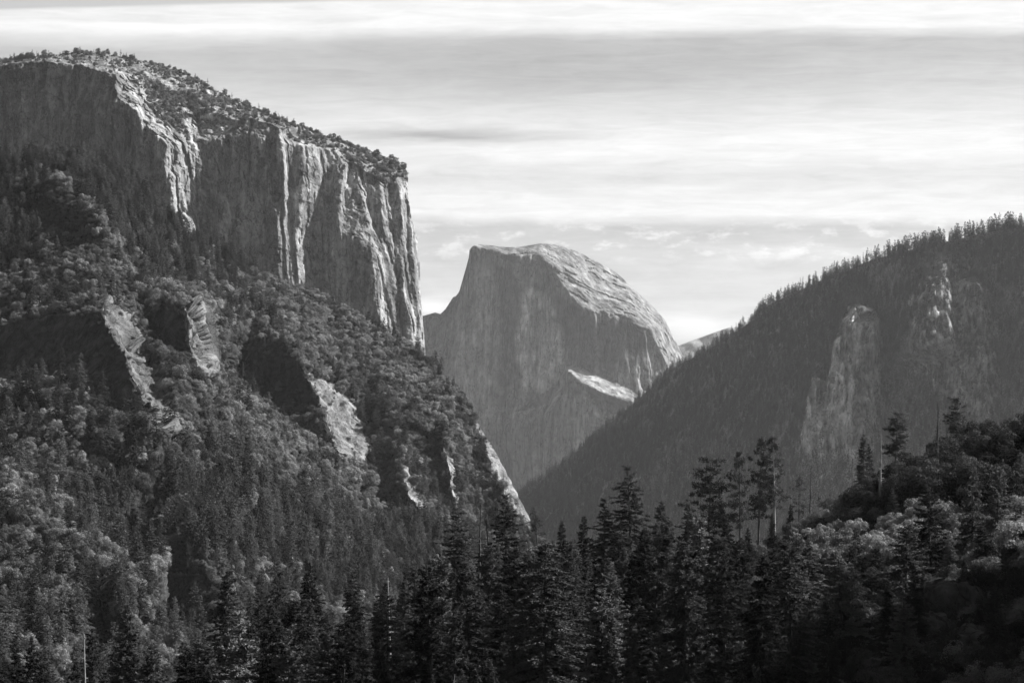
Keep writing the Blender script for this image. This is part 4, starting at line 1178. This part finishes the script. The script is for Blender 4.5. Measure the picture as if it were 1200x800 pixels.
def finish(name, keys, pos, H, idx, label, seed, W=None):
    rs = np.random.RandomState(seed); n = len(pos)
    W = (0.85 + 0.35 * rs.rand(n)) if W is None else W
    sc = np.stack([H * W, H * W, H], 1)
    rot = np.stack([0.05 * rs.randn(n), 0.05 * rs.randn(n), rs.rand(n) * 6.28], 1)
    return stuff(name, keys, pos, sc, idx, rot, label)


# hillside --------------------------------------------------------------
x, y, z = sP[..., 0], sP[..., 1], sP[..., 2]
grove = fbm(x / 120, y / 160, z * 0, 4, 201)
conif = sstep(-0.05, 0.25, grove + 0.0)
upper = polymask(sx_, sy_, [(-90, 150), (150, 150), (250, 270), (300, 320), (262, 340), (180, 320), (130, 285), (95, 250), (60, 215), (40, 300), (-90, 370)], 8, 8, 3)
lowl = polymask(sx_, sy_, [(150, 560), (400, 590), (560, 640), (560, 760), (240, 650), (140, 640), (60, 600)], 10, 12, 5)
brush = polymask(sx_, sy_, [(60, 225), (130, 285), (165, 340), (205, 345), (250, 350), (262, 440), (300, 475), (430, 560), (520, 610), (440, 620), (300, 560), (206, 520), (180, 430), (140, 340), (110, 310)], 8, 8, 4)
bushy = polymask(sx_, sy_, [(250, 330), (300, 318), (365, 340), (480, 405), (560, 492), (600, 560), (500, 560), (430, 440), (365, 430), (290, 372), (230, 350)], 8, 8, 4)
cover = np.clip(1 - 1.15 * bare, 0, 1) * (1 - 0.55 * hollow)
dC = cover * np.clip(0.15 + 0.9 * conif + 0.6 * upper + 1.0 * lowl - 1.2 * brush - 0.9 * bushy, 0.02, 2.0)
dO = cover * np.clip(0.65 - 0.5 * upper + 0.5 * bushy - 0.25 * conif, 0.1, 1.2)
dB = cover * np.clip(0.5 + 1.2 * brush + 0.7 * bushy - 0.2 * upper, 0.15, 2) * (1 - 0.8 * hrock) + 0.03 * hrock + 0.05 * dark
slope_trees = []
AREA = 0
for nm, dn, per, seed in (('C', dC, 95, 1), ('O', dO, 75, 2), ('B', dB, 22, 3)):
    _, _, _, _, tot = scatter(sP, sx_, sy_, dn, 10, seed)
    n = int(min(tot / per, {'C': 16000, 'O': 20000, 'B': 60000}[nm]))
    print('hillside', nm, n, round(tot))
    pos, ppx, ppy, rc, _ = scatter(sP, sx_, sy_, dn, n, seed)
    slope_trees.append((nm, pos, ppx, ppy, rc))
NEARSKY = [(-60, 800), (0, 770), (90, 760), (140, 745), (170, 770), (230, 750), (265, 700), (320, 690), (400, 690), (450, 690), (510, 650), (560, 640), (620, 640)]


def region(px, py):
    if py > 655 and px < 160: return 'sunlit woods in the lowest corner of the hillside'
    if 150 <= px < 260 and py > 640: return 'woods around the shaded bluff low on the hillside'
    if py > 640: return 'sunlit woods just above the near dark firs'
    if py > 540 and px < 160: return 'lower hillside woods under the dark cliff'
    if py > 540 and px < 330: return 'lower hillside woods above the shaded bluff'
    if py > 500: return 'lower hillside woods below the bright rock rib'
    if px < 130 and py > 380: return 'woods at the foot of the dark cliff'
    if px < 160: return 'upper woods below the domed end of the great cliff'
    return 'middle slope between the rock ribs'


rsx = np.random.RandomState(31)
(_, posC, pxC, pyC, _), (_, posO, pxO, pyO, _), (_, posB, pxB, pyB, _) = slope_trees
HC = (11 + 17 * rsx.rand(len(posC)) ** 1.3) * (0.8 + 0.5 * np.clip(0.5 + fbm(posC[:, 0] / 90, posC[:, 1] / 90, posC[:, 2] * 0, 3, 222), 0, 1)); HO = 4.5 + 9 * rsx.rand(len(posO)) ** 1.4; HB = 1.8 + 2.4 * rsx.rand(len(posB))
for nm, pos, ppx, ppy, H, keys, want in (('fir_tree', posC, pxC, pyC, HC, [f'slopefir{i}' for i in range(5)], 72), ('oak_tree', posO, pxO, pyO, HO, ['slopeoak0', 'slopeoak1', 'slopeoak2', 'slopeoak3', 'paleoak0', 'paleoak1'], 90)):
    inview = (ppx > 4) & (ppx < 610) & (ppy < interp(NEARSKY, ppx) - 6)
    score = np.where(inview, H / pos[:, 1], 0)
    order = np.argsort(-score)[:want]
    taken = np.zeros(len(pos), bool); taken[order] = True
    for i in order:
        j = rsx.randint(len(keys)) if nm == 'fir_tree' else [0, 1, 2, 3, 0, 1, 2, 3, 4, 5][rsx.randint(10)]
        rg = region(ppx[i], ppy[i]); k = keys[j]
        if nm == 'fir_tree':
            lab = ('tall' if H[i] > 23 else 'middling') + ' conifer in the ' + rg; cat = 'conifer'
        else:
            lab = ('pale leafy' if k.startswith('pale') else 'dark leafy') + ' oak in the ' + rg; cat = 'broadleaf tree'
        p = pos[i]
        plant(k, nm, (float(p[0]), float(p[1]), float(p[2]) - 0.5), float(H[i]), rsx.uniform(0.85, 1.2), rsx.rand() * 6.28, lab, cat, lab.split(' in the ')[0] + 's: ' + rg)
    q = ~taken; n = int(q.sum())
    if nm == 'fir_tree':
        finish('hillside_conifers', keys, pos[q] - [0, 0, 0.5], H[q], rsx.randint(0, 5, n), 'dense conifer woods covering the hillside', 5)
    else:
        finish('hillside_broadleaf_woods', keys, pos[q] - [0, 0, 0.5], H[q], np.array([0, 1, 2, 3, 0, 1, 2, 3, 0, 1, 2, 4, 5])[rsx.randint(0, 13, n)], 'leafy oak woods covering the hillside', 6)
finish('hillside_brush', ['bush0', 'bush1', 'bush2'], posB - [0, 0, 0.3], HB, rsx.randint(0, 3, len(posB)), 'low brush covering the open hillside', 7)

# top of the great cliff -----------------------------------------------------
x, y, z = cP[..., 0], cP[..., 1], cP[..., 2]
dT = above * np.clip(0.35 + 0.9 * fbm(x / 70, y / 70, z / 70, 3, 301) + 0.9 * gully + 0.5 * sstep(300, 470, cx), 0.06, 2) * (1 - 0.6 * sstep(150, 40, cx))
pos, ppx, ppy, rc, tot = scatter(cP, cx, cy, dT, 2300, 21)
pos2, ppx2, ppy2, _, _ = scatter(cP, cx, cy, np.where(np.arange(cx.shape[0])[:, None] < 5, above * np.clip(0.15 + fbm(x / 40, y / 40, z / 40, 3, 305), 0, 1), 0), 190, 23)
n = len(pos)
finish('cliff_top_trees', ['farfir0', 'farfir1', 'slopeoak0', 'slopeoak1', 'bush0'], np.concatenate([pos, pos2]) - [0, 0, 0.4], np.concatenate([2.5 + 5.5 * rsx.rand(n) ** 2 + 3 * (ppx > 180) * rsx.rand(n), 7 + 9 * rsx.rand(190)]),
       np.concatenate([np.array([0, 2, 2, 3, 3, 4, 4, 4])[rsx.randint(0, 8, n)], rsx.randint(0, 4, 190)]), 'small scattered trees along the top of the great cliff', 8)

# shaded mountain -------------------------------------------------------------
x, y, z = mP[..., 0], mP[..., 1], mP[..., 2]
inview = (mx_ < 1240)
dM = inview * np.clip(1 - 1.1 * mrock, 0.03, 1) * np.clip(0.75 + 1.3 * fbm(x / 160, y / 160, z / 160, 4, 401), 0.05, 1.5)
pos, ppx, ppy, rc, tot = scatter(mP, mx_, my_, dM, 26000, 25)
row = np.arange(mx_.shape[0])[:, None] + 0 * mx_
ppx2 = np.sort(np.random.RandomState(27).uniform(600, 1225, 1500))
ppx2 = ppx2[np.random.RandomState(28).rand(1500) < np.clip(0.55 + 1.1 * fbm(ppx2 / 14, ppx2 * 0, ppx2 * 0, 3, 405), 0.08, 1)]
cc = np.clip((ppx2 - 560) / 940 * 639, 0, 638).astype(int); rr = np.random.RandomState(29).randint(0, 4, len(ppx2))
pos2 = mP[rr, cc]
n, n2 = len(pos), len(pos2)
sz = np.interp(ppx2, [600, 800, 900, 1200], [18, 21, 25, 38])
finish('mountain_forest', ['farfir0', 'farfir1', 'farfir2'], np.concatenate([pos, pos2]) - [0, 0, 1], np.concatenate([14 + 12 * rsx.rand(n), sz * (0.55 + 0.9 * rsx.rand(n2))]), rsx.randint(0, 3, n + n2), 'dark conifer forest covering the shaded mountain', 9,
       np.concatenate([0.9 + 0.4 * rsx.rand(n), 0.62 + 0.4 * rsx.rand(n2)]))

finish('undergrowth', ['bush0', 'bush1', 'bush2'], UNDER, UNDER_H * (1.0 + 2.2 * rsx.rand(len(UNDER))), rsx.randint(0, 3, len(UNDER)), 'brush and low undergrowth on the dark near hill', 12)

# ================================================================== LIGHT, SKY, AIR
HAZE_DENSITY = 1.1e-5
SUN_AZ, SUN_EL = 74.0, 38.5          # azimuth clockwise from the view direction (+y), elevation
SKY_GAIN = 0.07
world = bpy.data.worlds.new("World"); scene.world = world; world.use_nodes = True
nt = world.node_tree; nt.nodes.clear(); N = NT(nt)
sky = N.n('ShaderNodeTexSky', sky_type='NISHITA', sun_disc=False, sun_elevation=R(SUN_EL), sun_rotation=R(SUN_AZ), altitude=1400.0, air_density=1.0, dust_density=1.0, ozone_density=1.0)
bw = N.n('ShaderNodeRGBToBW'); nt.links.new(sky.outputs[0], bw.inputs[0])
gen = N.n('ShaderNodeTexCoord').outputs['Generated']
sep = N.n('ShaderNodeSeparateXYZ', ins={0: gen})
dn = N.math('SQRT', N.math('ADD', N.math('MULTIPLY', sep.outputs[1], sep.outputs[1]), N.math('MULTIPLY', N.math('MULTIPLY', sep.outputs[0], sep.outputs[0]), 0.25)))
el = N.math('MULTIPLY', N.math('ARCTAN2', sep.outputs[2], dn), 57.2958)                    # elevation, degrees
az = N.math('MULTIPLY', N.math('ARCTAN2', sep.outputs[0], sep.outputs[1]), 57.2958)    # azimuth, degrees
cloudv = N.n('ShaderNodeCombineXYZ', ins={0: az, 1: el, 2: 0.0}).outputs[0]
w1 = N.noise(N.mapping(cloudv, (0.05, 0.22, 1)), 1.0, 3, 0.5)
w2 = N.noise(N.mapping(cloudv, (0.22, 1.6, 1)), 1.0, 5, 0.6)
# layered sheets: brightness against warped elevation
ew = N.math('ADD', el, N.math('MULTIPLY', N.math('SUBTRACT', w1, 0.5), 0.55))
ew = N.math('ADD', ew, N.math('MULTIPLY', N.math('SUBTRACT', w2, 0.5), 0.3))
ramp = N.n('ShaderNodeValToRGB')
cr = ramp.color_ramp; cr.interpolation = 'LINEAR'
# (elevation in degrees, brightness of the sheet)
LAYERS = [(-5, .34), (0, .36), (2.2, .39), (3.4, .37), (4.2, .315), (4.75, .30), (4.93, .54), (5.5, .50), (5.95, .40), (6.25, .53), (6.75, .55), (7.4, .44), (8.2, .34), (8.9, .285), (9.06, .29), (9.16, .50), (9.5, .565), (9.95, .55), (10.05, .36), (10.5, .30), (12, .28), (20, .2), (70, .07)]
LAYERS = [l for l in LAYERS]
e0, e1 = LAYERS[0][0], LAYERS[-1][0]
while len(cr.elements) < len(LAYERS): cr.elements.new(0.5)
for e, (a, b) in zip(cr.elements, LAYERS):
    e.position = (a - e0) / (e1 - e0); b *= 0.76; e.color = (b, b, b, 1)
nt.links.new(N.mapr(ew, e0, e1, 0, 1), ramp.inputs[0])
lay = N.n('ShaderNodeRGBToBW', ins={0: ramp.outputs[0]}).outputs[0]
# fine silky streaks and a few small puffs low down
st = N.noise(N.mapping(cloudv, (0.5, 5.0, 1), (0, 0, R(1.5))), 1.0, 8, 0.68, 0.8)
lay = N.math('MULTIPLY', lay, N.mapr(st, 0.3, 0.7, 0.88, 1.11))
pf = N.noise(N.mapping(cloudv, (1.1, 2.4, 1)), 1.0, 8, 0.62)
pfm = N.math('MULTIPLY', N.mapr(pf, 0.5, 0.64, 0, 1, True), N.math('MULTIPLY', N.mapr(el, 3.6, 4.3, 0, 1, True), N.mapr(el, 4.5, 5.0, 1, 0, True)))
lay = N.math('ADD', lay, N.math('MULTIPLY', pfm, 0.14))


def blob(a0, e0_, sa, se, gain):
    """one lens of cloud at azimuth a0, elevation e0 (degrees)"""
    global lay
    da = N.math('DIVIDE', N.math('SUBTRACT', az, a0), sa); de = N.math('DIVIDE', N.math('SUBTRACT', N.math('ADD', el, N.math('MULTIPLY', N.math('SUBTRACT', w2, 0.5), 0.5)), e0_), se)
    r = N.math('ADD', N.math('MULTIPLY', da, da), N.math('MULTIPLY', de, de))
    lay = N.math('ADD', lay, N.math('MULTIPLY', N.math('POWER', 2.718, N.math('MULTIPLY', r, -1.0)), gain))


cell = N.noise(N.mapping(cloudv, (0.55, 2.2, 1), (0, 0, R(-3))), 1.0, 9, 0.68, 0.6)
lay = N.math('ADD', lay, N.math('MULTIPLY', N.math('SUBTRACT', cell, 0.5), N.mapr(el, 4.6, 7.0, 0.20, 0.10)))
blob(-1.2, 6.83, 2.6, 0.16, -0.17)
blob(-3.2, 6.75, 2.0, 0.25, -0.08)
blob(1.5, 8.2, 5.5, 0.7, -0.06)
blob(-1.9, 2.8, 0.8, 0.2, 0.16)
blob(4.3, 2.35, 1.2, 0.3, 0.15)
blob(7.0, 4.0, 2.5, 0.25, 0.08)
blob(-11.0, 9.15, 6.5, 0.3, 0.16)
# grey sheet along the upper edge of the white band
edge = N.mapr(az, -12, -2, 9.70, 10.02)
edge = N.math('SUBTRACT', edge, N.mapr(az, 6, 12, 0.0, 0.10))
edge = N.math('ADD', edge, N.math('MULTIPLY', N.math('SUBTRACT', w2, 0.5), 0.12))
over = N.mapr(N.math('SUBTRACT', el, edge), -0.02, 0.09, 0, 1, True)
over = N.math('MULTIPLY', over, N.mapr(el, 10.6, 12, 1, 0, True))
mo = N.n('ShaderNodeMix', data_type='FLOAT', ins={0: over, 2: lay, 3: 0.27})
lay = mo.outputs[0]
# sheets are bright towards the sun and ahead, dull behind
f = N.math('COSINE', N.math('MULTIPLY', N.math('SUBTRACT', az, 35.0), 0.0174533))
lay = N.math('MULTIPLY', lay, N.mapr(f, -0.5, 0.8, 0.10, 1.0))
below = N.mapr(el, -1.5, 0.2, 0.12, 1.0, True)
lay = N.math('MULTIPLY', lay, below)
# clear sky shows through between and above the sheets
cover = N.mapr(el, 14, 40, 0.92, 0.25, True)
clear = N.math('MULTIPLY', bw.outputs[0], SKY_GAIN)
mixf = N.n('ShaderNodeMix', data_type='FLOAT', ins={0: cover, 2: clear, 3: lay})
bg = N.n('ShaderNodeBackground', ins={'Color': N.rgb(mixf.outputs[0]), 'Strength': 1.0})
N.n('ShaderNodeOutputWorld', ins={'Surface': bg.outputs[0]})

sun_d = bpy.data.lights.new("sun", 'SUN'); sun_d.energy = 5.0; sun_d.angle = R(0.5); sun_d.color = (1, 1, 1)
sun = bpy.data.objects.new("sun", sun_d); COL.objects.link(sun)
sv = Vector((math.sin(R(SUN_AZ)) * math.cos(R(SUN_EL)), math.cos(R(SUN_AZ)) * math.cos(R(SUN_EL)), math.sin(R(SUN_EL))))
sun.rotation_euler = sv.to_track_quat('Z', 'Y').to_euler()

# air: pale even haze round the whole scene
hm, nt = new_mat('haze'); N = NT(nt)
pv = N.n('ShaderNodeVolumePrincipled', ins={'Color': (0.92, 0.92, 0.92, 1), 'Density': HAZE_DENSITY, 'Anisotropy': 0.25})
nt.links.new(pv.outputs[0], N.n('ShaderNodeOutputMaterial').inputs['Volume'])
bx = np.array([[a, b, c] for a in (-31000, 31000) for b in (-7000, 41000) for c in (-640, 2400)], float)
fc = np.array([[0, 1, 3, 2], [4, 6, 7, 5], [0, 4, 5, 1], [2, 3, 7, 6], [0, 2, 6, 4], [1, 5, 7, 3]])
haze = link('haze', mesh_np('haze', bx, [fc], hm)); tag(haze, 'thin pale haze filling the valley', kind='stuff')

scene.render.engine = 'CYCLES'
scene.cycles.use_denoising = True
scene.cycles.max_bounces = 6
scene.cycles.diffuse_bounces = 2
scene.cycles.transmission_bounces = 3
scene.cycles.volume_bounces = 0
scene.cycles.sample_clamp_indirect = 4
scene.view_settings.view_transform = 'Standard'
scene.view_settings.look = 'None'
scene.view_settings.gamma = 1
scene.view_settings.exposure = 1.2
scene.render.film_transparent = False
